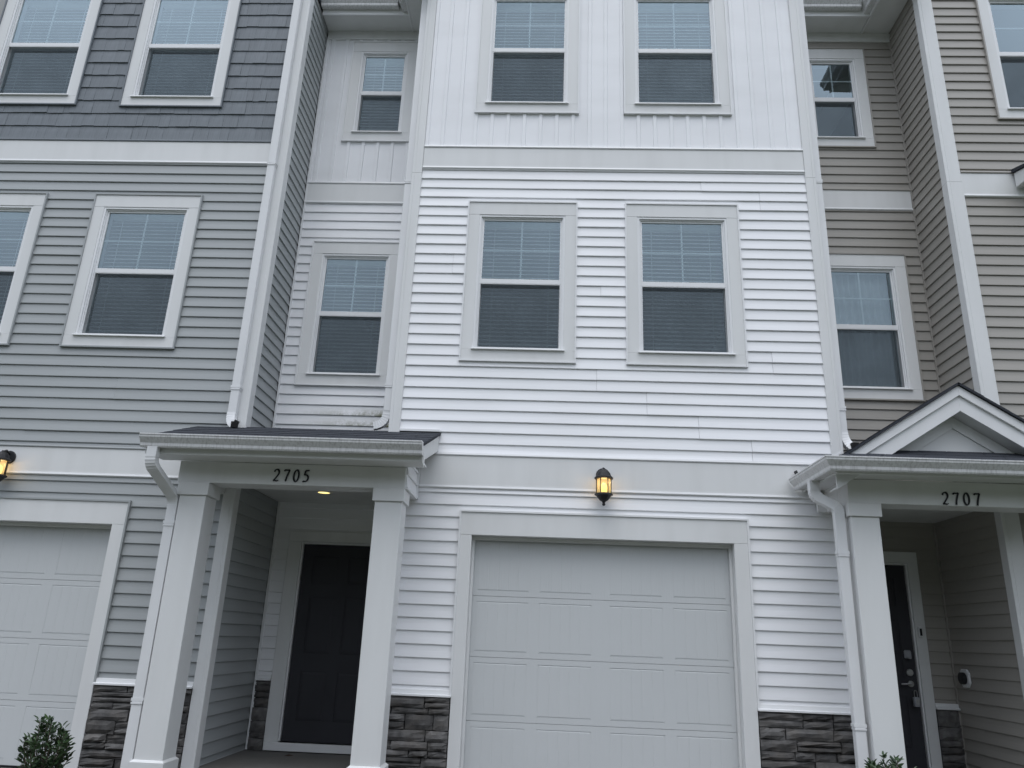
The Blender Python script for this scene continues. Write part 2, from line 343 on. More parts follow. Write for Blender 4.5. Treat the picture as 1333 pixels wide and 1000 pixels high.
def stones(parent, F, a0, a1, z0, z1, seed):
    rg = random.Random(seed); z = z0
    while z < z1-.02:
        h = rg.choice([.055, .07, .09, .11, .125]);
        if z+h > z1-.04: h = z1-z
        a = a0
        while a < a1-.01:
            L = rg.uniform(.16, .44)*(1.1 if h > .08 else .95)
            if a+L > a1-.09: L = a1-a
            g = .004; sub = 2 if (h > .085 and rg.random() < .4 and L > .2) else 1
            hh = h/sub
            for s in range(sub):
                b0, b1, c0, c1 = a+g, a+L-g, z+s*hh+g*.7, z+(s+1)*hh-g*.7
                t = rg.uniform(.028, .062); nx, nz = 4, 3; vs = []; fs = []
                for j in range(nz+1):
                    for i in range(nx+1):
                        u, v = i/nx, j/nz; edge = i in (0, nx) or j in (0, nz)
                        x = b0+(b1-b0)*(u if not 0 < u < 1 else u+rg.uniform(-.05, .05)); zz = c0+(c1-c0)*v
                        if edge: zz += rg.uniform(-.0045, .0045); x += rg.uniform(-.004, .004)
                        vs.append(F(x, (t*.62 if edge else t)+rg.uniform(-.006, .006), zz))
                for j in range(nz):
                    for i in range(nx):
                        k = j*(nx+1)+i; fs.append((k, k+1, k+nx+2, k+nx+1))
                ring = [i for i in range(nx+1)]+[j*(nx+1)+nx for j in range(1, nz+1)]+[nz*(nx+1)+i for i in range(nx-1, -1, -1)]+[j*(nx+1) for j in range(nz-1, 0, -1)]
                o = len(vs); pts = {0: (b0, c0), nx: (b1, c0)}
                for idx in ring:
                    i, j = idx % (nx+1), idx//(nx+1); vs.append(F(b0+(b1-b0)*i/nx, .0, c0+(c1-c0)*j/nz))
                for q in range(len(ring)):
                    q2 = (q+1) % len(ring); fs.append((ring[q], o+q, o+q2, ring[q2]))
                MB().add(vs, fs).build('stone', M['stone'], parent)
            a += L
        z += h

# ------------------------------------------------------------------ windows
def window(house, x0, x1, z0, z1, Y, blind='slats', tilt=12, jm='frame', cs=.115, hd=.15, bt=.115, screen=True):
    """casing outer box x0..x1, z0..z1 on wall plane y=Y.  The frame is the window part; its pieces are sub-parts"""
    a0, a1, b0, b1 = x0+cs, x1-cs, z0+bt, z1-hd            # casing opening
    fw = .052; g0, g1, h0, h1 = a0+fw, a1-fw, b0+fw*.8, b1-fw  # glass area
    zm = (h0+h1)/2+.012
    fr = MB(); sheet(a0, a1, b0, b1, [(a0+.022, a1-.022, b0+.018, b1-.022)], Y-.020, Y+.12, fr)
    sheet(a0+.022, a1-.022, b0+.018, b1-.022, [(a0+.034, a1-.034, b0+.028, b1-.034)], Y-.004, Y+.118, fr)
    win = fr.build('window', 'frame', house)
    c = MB(); y0, y1 = Y-.027, Y+.004
    c.box(x0, x1, y0, y1, b1+.0008, z1); c.box(x0, x1, y0, y1, z0, b0-.0008)
    c.box(x0, a0, y0+.0008, y1, b0, b1); c.box(a1, x1, y0+.0008, y1, b0, b1)
    c.build('casing', 'trim', win, bevel=.0015)
    j = MB(); e = .014
    sheet(x0-e, x1+e, z0-e, z1+e, [(x0+.001, x1-.001, z0+.001, z1-.001)], Y-.038, Y+.002, j); j.build('j_channel', jm, win)
    s = MB(); s.prism([(a0-.012, Y-.030, b0-.004), (a0-.012, Y-.052, b0-.004), (a0-.012, Y-.050, b0+.008), (a0-.012, Y-.012, b0+.020), (a0-.012, Y-.012, b0-.004)], (a1-a0+.024, 0, 0))
    s.build('sill', 'frame', win)
    up = MB(); sheet(a0+.030, a1-.030, zm-.028, b1-.030, [(g0, g1, zm+.022, h1)], Y+.008, Y+.045, up); up.build('upper_sash', 'frame', win, bevel=.0015)
    lo = MB(); sheet(a0+.030, a1-.030, b0+.024, zm+.02, [(g0, g1, h0, zm-.022)], Y+.048, Y+.085, lo); lo.build('lower_sash', 'frame', win, bevel=.0015)
    p = MB(); p.add([(g0-.01,Y+.022,zm+.01),(g1+.01,Y+.022,zm+.01),(g1+.01,Y+.022,h1+.01),(g0-.01,Y+.022,h1+.01)], [(0,1,2,3)]); p.build('pane', 'glass', win, fix=False)
    p = MB(); p.add([(g0-.01,Y+.062,h0-.01),(g1+.01,Y+.062,h0-.01),(g1+.01,Y+.062,zm-.01),(g0-.01,Y+.062,zm-.01)], [(0,1,2,3)]); p.build('pane', 'glass', win, fix=False)
    xm = (g0+g1)/2; zc = (zm+.022+h1)/2; mu = MB(); mw = .0085
    mu.box(xm-mw, xm+mw, Y+.026, Y+.034, zm+.02, h1+.003); mu.box(g0-.003, xm-mw, Y+.026, Y+.034, zc-mw, zc+mw); mu.box(xm+mw, g1+.003, Y+.026, Y+.034, zc-mw, zc+mw)
    mu.build('muntin', 'frame', win)
    if screen:
        sc = MB(); sheet(a0+.034, a1-.034, b0+.028, zm-.026, [(a0+.046, a1-.046, b0+.038, zm-.036)], Y+.010, Y+.022, sc); sc.build('screen_frame', 'frame', win)
        sc = MB(); sc.add([(a0+.044,Y+.016,b0+.036),(a1-.044,Y+.016,b0+.036),(a1-.044,Y+.016,zm-.034),(a0+.044,Y+.016,zm-.034)], [(0,1,2,3)]); sc.build('insect_screen', 'screen', win, fix=False)
    if blind == 'slats':
        b = MB(); z = b0+.03; sl = .05; ct, st = math.cos(R(tilt)), math.sin(R(tilt)); yc = Y+.135
        b.box(g0-.02, g1+.02, yc-.03, yc+.03, h1-.02, h1+.04)
        while z < h1-.03:
            tt = random.uniform(-.02, .02); dy, dz = sl/2*ct, sl/2*(st+tt)
            xa, xb = g0-.012, g1+.012; th = .0028
            b.add([(xa,yc-dy,z-dz),(xb,yc-dy,z-dz+random.uniform(-.001,.001)),(xb,yc+dy,z+dz),(xa,yc+dy,z+dz),(xa,yc-dy,z-dz+th),(xb,yc-dy,z-dz+th),(xb,yc+dy,z+dz+th),(xa,yc+dy,z+dz+th)],
                  [(0,3,2,1),(4,5,6,7),(0,1,5,4),(1,2,6,5),(2,3,7,6),(3,0,4,7)]); z += .0445
        for xx in (g0+.11, g1-.11): b.box(xx-.0015, xx+.0015, yc-.028, yc-.025, b0+.03, h1)
        o = b.build('blind', 'blind', win); o['kind'] = 'stuff'
    elif blind == 'curtain':
        n = 60; vs = []
        for i in range(n+1):
            x = g0-.03+(g1-g0+.06)*i/n; yy = Y+.16+.022*math.sin(i*.95+.6*math.sin(i*.31))
            vs += [(x, yy, b0-.05), (x, yy+.006*math.sin(i), h1+.05)]
        MB().add(vs, [(2*i, 2*i+2, 2*i+3, 2*i+1) for i in range(n)]).build('curtain', 'curtain', win, smooth=True, fix=False)
    return win
def hole(x0, x1, z0, z1, cs=.115, hd=.15, bt=.115): return (x0+cs+.002, x1-cs-.002, z0+bt+.002, z1-hd-.002)

def corner_post(house, xa, xb, z0, z1, joint=None, Y=0, side=None, sy=None, m='trim'):
    """vinyl corner post: front leg xa..xb on plane Y, return leg on plane x=side back to y=sy"""
    cuts = [z0]+([joint] if joint else [])+[z1]
    for i in range(len(cuts)-1):
        mb = MB(); lo, hi = cuts[i]+(.001 if i else 0), cuts[i+1]; g = .0012 if i else 0
        mb.box(xa+g, xb-g, Y-.032+g, Y+.01, lo, hi)
        if side is not None:
            s0, s1 = (side, side+.032) if side >= xb-.02 else (side-.032, side)
            if side >= xb-.02: mb.box(xb-g-.0005, s1-g, Y-.032+g, Y+sy, lo, hi)
            else: mb.box(s0+g, xa+g+.0005, Y-.032+g, Y+sy, lo, hi)
        mb.build('corner_post', m, house, bevel=.003)
def rect_pipe(mb, path, w_=.075, d_=.058, up=(0, 1, 0)): mb.sweep(path, [(-w_/2, -d_/2), (w_/2, -d_/2), (w_/2, d_/2), (-w_/2, d_/2)], up)
def elbow_path(p0, p1, p2, n=7):
    P0, P1, P2 = Vector(p0), Vector(p1), Vector(p2)
    return [P0*(1-t)**2+P1*2*t*(1-t)+P2*t*t for t in [i/n for i in range(n+1)]]
def ribbed(mb, path, w_, d_, up):
    """crimped elbow: section size steps in and out along the bend"""
    P = []
    for i in range(len(path)-1):
        P += [Vector(path[i]), Vector(path[i]).lerp(Vector(path[i+1]), .5)]
    P.append(Vector(path[-1])); n = 4; vs = []; fs = []
    for i, p in enumerate(P):
        t = (P[min(i+1, len(P)-1)]-P[max(i-1, 0)]).normalized(); side = t.cross(Vector(up)).normalized(); u2 = side.cross(t).normalized()
        k = .975 if i % 2 else 1.035
        vs += [p+side*a*k+u2*b*k for a, b in [(-w_/2, -d_/2), (w_/2, -d_/2), (w_/2, d_/2), (-w_/2, d_/2)]]
    for i in range(len(P)-1):
        for k in range(n): fs.append((i*n+k, i*n+(k+1) % n, (i+1)*n+(k+1) % n, (i+1)*n+k))
    mb.add(vs, fs)
def band(house, x0, x1, z0, z1, Y, name='band_board', jm='frame'):
    b = MB(); b.box(x0, x1, Y-.022, Y+.005, z0+.03, z1-.028); b.build(name, 'trim', house, bevel=.002)
    t = MB(); prof = lambda z: [(x0, Y+.004, z), (x0, Y-.030, z), (x0, Y-.034, z+.008), (x0, Y-.030, z+.024), (x0, Y+.004, z+.028)]
    t.prism(prof(z1-.028), (x1-x0, 0, 0)); t.build('j_channel', jm, house); t = MB(); t.prism([(x0, Y+.004, z0+.030), (x0, Y-.026, z0+.030), (x0, Y-.030, z0+.010), (x0, Y-.020, z0), (x0, Y+.004, z0)], (x1-x0, 0, 0))
    t.build('band_trim', 'frame' if name == 'band_board' else 'trim', house)
def ledge(house, x0, x1, z, Y, name='ledge_trim'):
    t = MB(); t.prism([(x0, Y+.004, z), (x0, Y-.062, z-.004), (x0, Y-.062, z+.012), (x0, Y-.036, z+.016), (x0, Y-.030, z+.052), (x0, Y+.004, z+.052)], (x1-x0, 0, 0)); t.build(name, 'frame', house, bevel=.0015)

# ------------------------------------------------------------------ ground
def struct(name, mb, m): o = mb.build(name, m); o['kind'] = 'structure'; return o
gz = lambda y: -.03+.033*min(0, y+.3)        # the lot falls gently towards the street
g = MB(); g.add([(-400, 60, -.14), (400, 60, -.14), (400, -.3, -.14), (-400, -.3, -.14), (400, -7.5, -.38), (-400, -7.5, -.38), (400, -400, -.45), (-400, -400, -.45)], [(0,1,2,3),(3,2,4,5),(5,4,6,7)])
struct('ground', g, 'grass')
for xa, xb in ((-6.55, -4.05), (-.70, 1.80)):
    b = MB(); b.add([(xa-.12, .3, .0), (xb+.12, .3, .0), (xb+.12, -8.4, -.31), (xa-.12, -8.4, -.31), (xa-.12, .3, -.2), (xb+.12, .3, -.2), (xb+.12, -8.4, -.52), (xa-.12, -8.4, -.52)], [(0,1,2,3),(4,7,6,5),(0,4,5,1),(1,5,6,2),(2,6,7,3),(3,7,4,0)])
    struct('driveway', b, 'concrete')
b = MB(); b.box(-400, 400, -16, -8.45, -.5, -.40); struct('road', b, 'asphalt')
for xa, xb in ((-3.22, -1.50), (2.55, 4.20)):
    b = MB(); b.box(xa, xb, -.64, 1.26, -.15, .075); struct('porch_slab', b, 'concrete')
for xa, xb in ((-3.92, -3.23), (-1.49, -.83), (1.93, 2.54)):
    b = MB(); b.add([(xa, .05, .0), (xb, .05, .0), (xb, -1.6, -.04), (xa, -1.6, -.04), (xa, .05, -.2), (xb, .05, -.2), (xb, -1.6, -.25), (xa, -1.6, -.25)], [(0,1,2,3),(4,7,6,5),(0,4,5,1),(1,5,6,2),(2,6,7,3),(3,7,4,0)]); struct('mulch_bed', b, 'mulch')

# unseen rise added behind the camera, blocks low sky to darken entries and panes
def low_sky_blocker():
    rg = random.Random(31); nx, nz = 150, 14; vs = []; fs = []; top = []
    for i in range(nx+1): top.append(12.0+1.6*math.sin(i*.37)+1.1*math.sin(i*1.13+1)+rg.uniform(-1.2, 1.2))
    for i in range(nx+1):
        for j in range(nz+1):
            v = j/nz; a = v*math.pi*.75
            vs.append((-150+300*i/nx+rg.uniform(-.6, .6), -34-6*(1-math.cos(a))+2.2*math.sin(a)+rg.uniform(-.9, .9), -.6+top[i]*math.sin(min(a, math.pi/2))+(0 if j == 0 else rg.uniform(-.5, .5))))
    for i in range(nx):
        for j in range(nz): k = i*(nz+1)+j; fs.append((k, k+1, k+nz+2, k+nz+1))
    m = MB(); m.add(vs, fs); return m
struct('added_sky_blocker', low_sky_blocker(), mat('sky_blocker_green', (.035, .05, .022), .9, .5, .8, 1, (3, 3, 3), detail=8))

# ------------------------------------------------------------------ levels shared by the row
B1, B1T, B2, B2T, ST = 6.115, 6.415, 2.583, 2.931, .742
RB, DB = .744, 1.25          # recess wall and door wall planes
TOP = 8.95
WB, WT = 6.862, 8.672        # upper window casing
MBm, MT = 3.888, 5.696       # middle window casing
GRP = 'attached three storey townhouses'
def room(house, x0, x1, y0, bay=None):
    """floors, back wall and party walls behind the facade"""
    m = MB(); m.box(x0, x1, 6.0, 6.2, 0, 8.9)
    for xx in (x0, x1-.05): m.box(xx, xx+.05, y0, 6.0, 0, 8.9)
    m.build('party_wall', 'plaster', house)
    f = MB()
    for z in (2.72, 5.80, 8.86): f.box(x0+.06, x1-.06, y0, 5.99, z, z+.1)
    f.build('interior_floor', 'floor', house)
    if bay:
        for z in (2.72, 5.80, 8.86):
            f = MB(); f.box(bay[0], bay[1], .165, y0-.001, z, z+.1); f.build('interior_floor', 'floor', house)
def bay_roof(house, x0, x1, oy=-.07):
    """front gable roof above the frame's top edge, with a boxed eave on each side"""
    xm = (x0+x1)/2; e = .34; r = MB(); zt = 8.74; pk = zt+(xm-x0+e)*.5
    for s in (-1, 1):
        xe = x0-e if s < 0 else x1+.02
        r.prism([(xe, oy, zt), (xm, oy, zt+abs(xm-xe)*.5), (xm, oy, zt+.07+abs(xm-xe)*.5), (xe, oy, zt+.07)], (0, 7.0, 0))
    r.build('main_roof', 'shingle', house)
    t = MB()
    for s in (-1, 1):
        xe = x0-e if s < 0 else x1+.02
        t.prism([(xe, oy-.02, zt-.12), (xm, oy-.02, zt-.12+abs(xm-xe)*.5), (xm, oy-.02, zt+.04+abs(xm-xe)*.5), (xe, oy-.02, zt+.04)], (0, .02, 0))
        t.prism([(xe, oy+.004, zt-.10), (xm, oy+.004, zt-.10+abs(xm-xe)*.5), (xm, oy+.004, zt-.085+abs(xm-xe)*.5), (xe, oy+.004, zt-.085)], (0, -oy-.006, 0))
    t.build('rake_board', 'trim', house)
    g = MB(); g.prism([(x0, .01, 8.955), (x1, .01, 8.955), (xm, .01, 8.60+(xm-x0+e)*.5)], (0, .1, 0)); g.build('gable_wall', 'trim', house)
    # eave on the left side of the bay: soffit, fascia and gutter
    s = MB(); s.box(x0-e, x0-.002, -.30, 7, 8.684, 8.70); s.build('side_soffit', 'trim', house)
    s = MB(); s.box(x0-e-.02, x0-e-.001, -.30, 7, 8.67, 8.80); s.build('side_fascia', 'frame', house)
    kgutter(house, [(x0-e-.02, -.3), (x0-e-.02, 6.5)], 8.82, (-1, 0))
def kgutter(house, line, ztop, out, endcap=True, name='gutter', m='gutter'):
    """K-style gutter along a straight line in plan; out = direction away from the fascia"""
    (xa, ya), (xb, yb) = line; ox, oy = out
    prof = [(0, 0), (0, -.105), (.070, -.110), (.078, -.098), (.080, -.075), (.100, -.050), (.116, -.030), (.118, -.012), (.124, -.010), (.124, .0), (.112, .0), (.108, -.02), (.092, -.046), (.070, -.070), (.066, -.098), (.006, -.094), (.006, 0)]
    mb = MB(); mb.prism([(xa+ox*o, ya+oy*o, ztop+z) for o, z in prof], (xb-xa, yb-ya, 0))
    if endcap:
        cp = [(0, 0), (0, -.105), (.070, -.110), (.078, -.098), (.080, -.075), (.100, -.050), (.116, -.030), (.118, 0)]
        dx = Vector((xb-xa, yb-ya, 0)).normalized()*.003
        for (px, py), sg in (((xa, ya), -1), ((xb, yb), 1)):
            mb.prism([(px+ox*o, py+oy*o, ztop+z) for o, z in cp], dx*sg)
    return mb.build(name, m, house)
def recess_roof(house, x0, x1, right_strip):
    """soffit over the recess with frieze, fascia and gutter; open to the sky in front"""
    s = MB(); s.box(x0+.002, x1-right_strip-.004, .452, 7, 8.684, 8.70); s.build('recess_soffit', 'trim', house)
    f = MB(); f.box(x0+.002, x1-.002, RB-.024, RB+.005, 8.548, 8.683); f.build('frieze_board', 'trim', house, bevel=.002)
    f = MB(); f.box(x0+.002, x1-right_strip-.002, .430, .451, 8.67, 8.83); f.build('recess_fascia', 'frame', house)
    kgutter(house, [(x0+.003, .430), (x1-right_strip-.128, .430)], 8.85, (0, -1))
    r = MB(); r.prism([(x0, .36, 8.86), (x0, 7, 11.2), (x0, 7, 11.28), (x0, .36, 8.93)], (x1-x0, 0, 0)); r.build('recess_roof', 'shingle', house)

def garage(house, x0, x1, ztop, jm='frame'):
    """opening x0..x1 up to ztop: casing, jamb, four sections of four panels"""
    o0, o1, ct = x0-.107, x1+.127, ztop+.214
    c = MB(); y0 = -.030
    c.box(o0, o1, y0, .01, ztop+.001, ct); c.box(o0, x0, y0+.0008, .01, .0, ztop); c.box(x1, o1, y0+.0008, .01, .0, ztop)
    cs = c.build('garage_casing', 'trim', house, bevel=.002)
    j = MB(); sheet(o0-.016, o1+.016, ST, ct+.016, [(o0+.001, o1-.001, ST-1, ct-.001)], -.042, .004, j); j.build('j_channel', jm, cs)
    jb = MB(); jb.box(x0-.02, x0-.0005, .011, .16, .0, ztop); jb.box(x1+.0005, x1+.02, .011, .16, .0, ztop); jb.box(x0-.02, x1+.02, .011, .16, ztop+.0015, ztop+.02)
    jb.box(x0, x0+.024, .075, .112, .0, ztop-.03); jb.box(x1-.024, x1, .075, .112, .0, ztop-.03); jb.box(x0, x1, .075, .112, ztop-.03, ztop); jb.build('jamb', 'trim', cs, bevel=.002)
    d = MB(); d.box(x0-.015, x1+.015, .150, .17, .012, 2.17); door = d.build('garage_door', 'gdoor', house)
    sl = MB(); sl.box(x0, x1, .118, .150, .002, .014); sl.build('bottom_seal', 'black', door)
    xa, xb = x0-.01, x1+.01; wd = xb-xa
    # panel spacing seen in the photograph: four bays, middle stile wider
    cx = [.055, .265, .325, .535]; px = []
    m = .061; mid = .19; gap = .125; pw = (wd-2*m*1.4-mid-2*gap)/4
    x = xa+m*1.4
    for i in range(4): px.append((x, x+pw)); x += pw+(mid if i == 1 else gap)
    for s in range(4):
        z0 = .014+.5334*s; z1 = z0+.5334-.003
        if s == 3: z1 = 2.165
        holes = [(p-.012, q+.012, z0+.047, z1-.047) for p, q in px]
        se = MB(); sheet(xa, xb, z0, z1, holes, .120, .149, se); se.build('door_section', 'gdoor', door, bevel=.0012)
        for p, q in px:
            zz0, zz1 = z0+.059, z1-.059; pm = MB(); n = 5; e = .012
            vs = [(p-e, .132, zz0-e), (q+e, .132, zz0-e), (q+e, .132, zz1+e), (p-e, .132, zz1+e)]
            pm.add([(p-e,.1256,zz0-e),(q+e,.1256,zz0-e),(q,.121,zz0),(p,.121,zz0)], [(0,1,2,3)]); pm.add([(q+e,.1256,zz1+e),(p-e,.1256,zz1+e),(p,.121,zz1),(q,.121,zz1)], [(0,1,2,3)])
            pm.add([(p-e-.001,.1219,zz0-e),(p,.121,zz0),(p,.121,zz1),(p-e-.001,.1219,zz1+e)], [(0,1,2,3)]); pm.add([(q+e+.001,.1219,zz0-e),(q+e+.001,.1219,zz1+e),(q,.121,zz1),(q,.121,zz0)], [(0,1,2,3)])
            bw = (q-p)/n
            for k in range(n):                        # bead-board strips parted by shallow grooves
                a, b = p+k*bw, p+(k+1)*bw; gv = .0045
                pts = [(a, .121+(.0016 if k else 0)), (a+(gv if k else 0), .121), (b-(gv if k < n-1 else 0), .121), (b, .121+(.0016 if k < n-1 else 0))]
                for u in range(3):
                    if pts[u+1][0]-pts[u][0] < 1e-6: continue
                    (xq, yq), (xr, yr) = pts[u], pts[u+1]; pm.add([(xq,yq,zz0),(xr,yr,zz0),(xr,yr,zz1),(xq,yq,zz1)], [(0,1,2,3)])
            pm.build('door_panel', 'gdoor', door)
    return cs

def front_door(house, x0, x1, z0, z1, Y, cl, cr, hardware):
    c = MB(); h = .115; y0 = Y-.028
    c.box(x0-cl, x1+cr, y0, Y+.01, z1+.022, z1+.022+h); c.box(x0-cl, x0-.02, y0+.0008, Y+.01, z0-.085, z1+.021); c.box(x1+.02, x1+cr, y0+.0008, Y+.01, z0-.085, z1+.021)
    cs = c.build('door_casing', 'trim', house, bevel=.002)
    j = MB(); j.box(x0-.02, x0-.002, Y-.010, Y+.12, z0, z1+.02); j.box(x1+.002, x1+.02, Y-.010, Y+.12, z0, z1+.02); j.box(x0-.002, x1+.002, Y-.010, Y+.12, z1+.002, z1+.02)
    j.build('door_jamb', 'frame', cs, bevel=.002)
    t = MB(); t.box(x0-cl+.02, x1+cr-.02, Y-.075, Y-.029, z0-.080, z0-.004); t.build('threshold', 'frame', cs, bevel=.003)
    dy = Y+.025; wd = x1-x0
    rows = [(.10, .34), (.43, .72), (.79, .94)]; px = [(x0+.12*wd/.9, x0+wd/2-.055), (x0+wd/2+.055, x1-.12*wd/.9)]
    H = z1-z0; holes = [(p, q, z0+H*a, z0+H*b) for a, b in rows for p, q in px]
    d = MB(); sheet(x0, x1, z0, z1, holes, dy, dy+.02, d); d.box(x0, x1, dy+.021, dy+.04, z0, z1); door = d.build('front_door', 'door', house, bevel=.0015)
    for p, q, a, b in holes:
        m = MB(); e = .03; m.add([(p,dy+.007,a),(q,dy+.007,a),(q,dy+.007,b),(p,dy+.007,b),(p+e,dy+.002,a+e),(q-e,dy+.002,a+e),(q-e,dy+.002,b-e),(p+e,dy+.002,b-e)], [(4,5,6,7),(0,1,5,4),(1,2,6,5),(2,3,7,6),(3,0,4,7)]); m.build('door_panel', 'door', door, fix=False)
    if hardware:
        hx = x1-.07
        k = MB(); k.box(hx-.036, hx+.036, dy-.028, dy, 1.205, 1.29); k.build('keypad_lock', 'lockgrey', door, bevel=.012)
        k = MB(); k.lathe([(0, 0), (.018, 0), (.018, .012), (0, .012)], (hx, dy-.045, 1.205), 12); k.build('lock_turn', 'steel', door, smooth=True)
        k = MB(); k.prism([(hx+.034*math.cos(a), dy, 1.073+.034*math.sin(a)) for a in [i*math.pi/9 for i in range(18)]], (0, -.022, 0)); k.build('deadbolt', 'steel', door, bevel=.003)
        k = MB(); k.prism([(hx+.03*math.cos(a), dy, .965+.03*math.sin(a)) for a in [i*math.pi/9 for i in range(18)]], (0, -.014, 0)); k.sweep([(hx, dy-.012, .965), (hx, dy-.05, .965), (hx-.02, dy-.056, .965), (hx-.115, dy-.056, .962)], [(.009*math.cos(a), .009*math.sin(a)) for a in [i*math.pi/4 for i in range(8)]]); k.build('door_handle', 'steel', door)
    return cs
def post(house, x0, x1, z0, z1, y0=-.61, dep=.235, bt=.22):
    h_ = bt-z0
    p = MB(); p.box(x0, x1, y0, y0+dep, z0+h_, z1-.115); o = p.build('porch_post', 'trim', house, bevel=.004)
    c = MB(); c.box(x0-.020, x1+.020, y0-.020, y0+dep+.020, z1-.115, z1-.002); c.build('capital', 'trim', o, bevel=.004)
    c = MB(); c.prism([(x0-.022, y0-.022, z0), (x1+.022, y0-.022, z0), (x1+.022, y0+dep+.022, z0), (x0-.022, y0+dep+.022, z0)], (0, 0, h_-.016))
    a, b = x0-.022, x1+.022; e, f = y0-.022, y0+dep+.022
    c.add([(a,e,z0+h_-.0158),(b,e,z0+h_-.0158),(b,f,z0+h_-.0158),(a,f,z0+h_-.0158),(x0-.001,y0-.001,z0+h_+.002),(x1+.001,y0-.001,z0+h_+.002),(x1+.001,y0+dep+.001,z0+h_+.002),(x0-.001,y0+dep+.001,z0+h_+.002)], [(0,1,5,4),(1,2,6,5),(2,3,7,6),(3,0,4,7),(4,5,6,7)])
    c.build('post_base', 'trim', o, bevel=.002)
    return o
# brush numerals: polyline strokes with a broad nib
def arc(cx, cz, rx, rz, a0, a1, n=14): return [(cx+rx*math.cos(R(a0+(a1-a0)*i/n)), cz+rz*math.sin(R(a0+(a1-a0)*i/n))) for i in range(n+1)]
GLYPH = {
 '2': [arc(.30, .72, .24, .26, 170, -25)+[(.42, .45), (.22, .20), (.06, .05)], [(.05, .05), (.25, .07), (.42, .04), (.58, .10)]],
 '7': [[(.06, .84), (.10, .95), (.30, .93), (.58, .96)], [(.58, .96), (.46, .66), (.36, .36), (.30, .02)]],
 '0': [arc(.31, .50, .25, .47, 100, 460, 26)],
 '5': [[(.56, .97), (.38, .94), (.20, .94)], [(.20, .94), (.16, .74), (.13, .56)], [(.13, .56)]+arc(.27, .33, .26, .27, 120, -110)+[(.10, .03), (.05, .10)]],
}
def numerals(house, text, x, z, h, y, pitch):
    root = MB(); root.box(x-.01, x+.002, y+.0005, y+.0012, z+h*.4, z+h*.5)
    first = None
    for i, ch in enumerate(text):
        mb = MB()
        for st in GLYPH[ch]:
            pts = []
            for k in range(len(st)-1):
                for t in (0, .5): pts.append(Vector(((st[k][0]*(1-t)+st[k+1][0]*t), (st[k][1]*(1-t)+st[k+1][1]*t))))
            pts.append(Vector(st[-1])); vs = []; n = len(pts)
            for k, p in enumerate(pts):
                tg = (pts[min(k+1, n-1)]-pts[max(k-1, 0)]).normalized(); nm = Vector((-tg.y, tg.x))
                wdt = .036+.050*abs(math.sin(math.atan2(tg.y, tg.x)-R(20)))
                for sg in (-1, 1):
                    q = p+nm*wdt*sg
                    for dy in (-.007, .0): vs.append((x+i*pitch+(q.x+.05*(q.y-.5))*h*.80, y+dy, z+q.y*h))
            fs = []
            for k in range(n-1):
                a, b = k*4, k*4+4; fs += [(a, a+2, b+2, b), (a+1, b+1, b+3, a+3), (a, b, b+1, a+1), (a+2, a+3, b+3, b+2)]
            fs += [(0, 1, 3, 2), (n*4-4, n*4-2, n*4-1, n*4-3)]; mb.add(vs, fs)
        if first is None: first = mb.build('house_number', 'number', house)
        else: mb.build('digit', 'number', first)

# ================================================================== WHITE TOWNHOUSE 2705
W = thing('townhouse', (0, 0, 0), 'white vinyl sided townhouse numbered 2705 in the middle of the row', 'townhouse', GRP)
XL, XR = -1.505, 2.79
wins = [(-.878, .268, MBm, MT), (.798, 1.965, MBm, MT), (-.878, .268, WB, WT), (.798, 1.965, WB, WT)]
gx0, gx1, gzt = -.665, 1.750, 2.150
fw = MB(); sheet(XL+.01, XR-.01, 0, 8.95, [hole(*q) for q in wins]+[(gx0-.02, gx1+.02, -.1, gzt+.02)], .002, .16, fw)
wall = fw.build('wall', 'plaster', W)
seams = [(2.222, 3.82, 4.05), (.49, 3.58, 3.80), (.98, 3.36, 3.57), (1.475, 3.13, 3.35), (1.97, 2.93, 3.12), (1.60, 5.88, 5.99), (2.213, 5.67, 5.86), (-1.02, 4.9, 5.1), (.53, 4.60, 4.70)]
lap(wall, 'S', 0, -1.425, 2.71, B2T, B1, 5.648, 'white', wins, seams)
gh = [(gx0-.107-.045, gx1+.127+.045, -1, gzt+.214)]
lap(wall, 'S', 0, -1.425, 2.71, ST+.05, B2, 2.084, 'white', gh)
boards(wall, 0, -1.425, 2.71, B1T, TOP, 'white', wins, phase=-1.254)
for i, q in enumerate(wins): window(W, *q, 0, tilt=[37, 39, 52, 54][i])
band(W, -1.424, 2.709, B1, B1T, 0); band(W, -1.424, 2.709, B2, B2T, 0)
corner_post(W, XL, -1.425, .0, TOP, 6.05, side=XL-.0, sy=.3); corner_post(W, 2.71, XR, .0, TOP, 6.05, side=XR, sy=.3)
sw = MB(); sw.box(XL-.002, XL+.14, .162, 6, 0, 8.95); sw.box(XR-.14, XR+.002, .162, 6, 0, 8.95); sw.build('side_wall', 'white', W)
garage(W, gx0, gx1, gzt)
sb = MB(); sb.box(-1.46, gx0-.11, -.004, .0015, 0, ST-.003); stb = sb.build('stone_base', 'mortar', W)
sb = MB(); sb.box(gx1+.13, 2.76, -.004, .0015, 0, ST-.003); stb2 = sb.build('stone_base', 'mortar', W)
stones(stb, face('S', -.004), -1.45, gx0-.112, .0, ST-.004, 3); stones(stb2, face('S', -.004), gx1+.132, 2.75, .0, ST-.004, 5)
ledge(W, -1.425, gx0-.108, ST, 0); ledge(W, gx1+.128, 2.735, ST, 0)
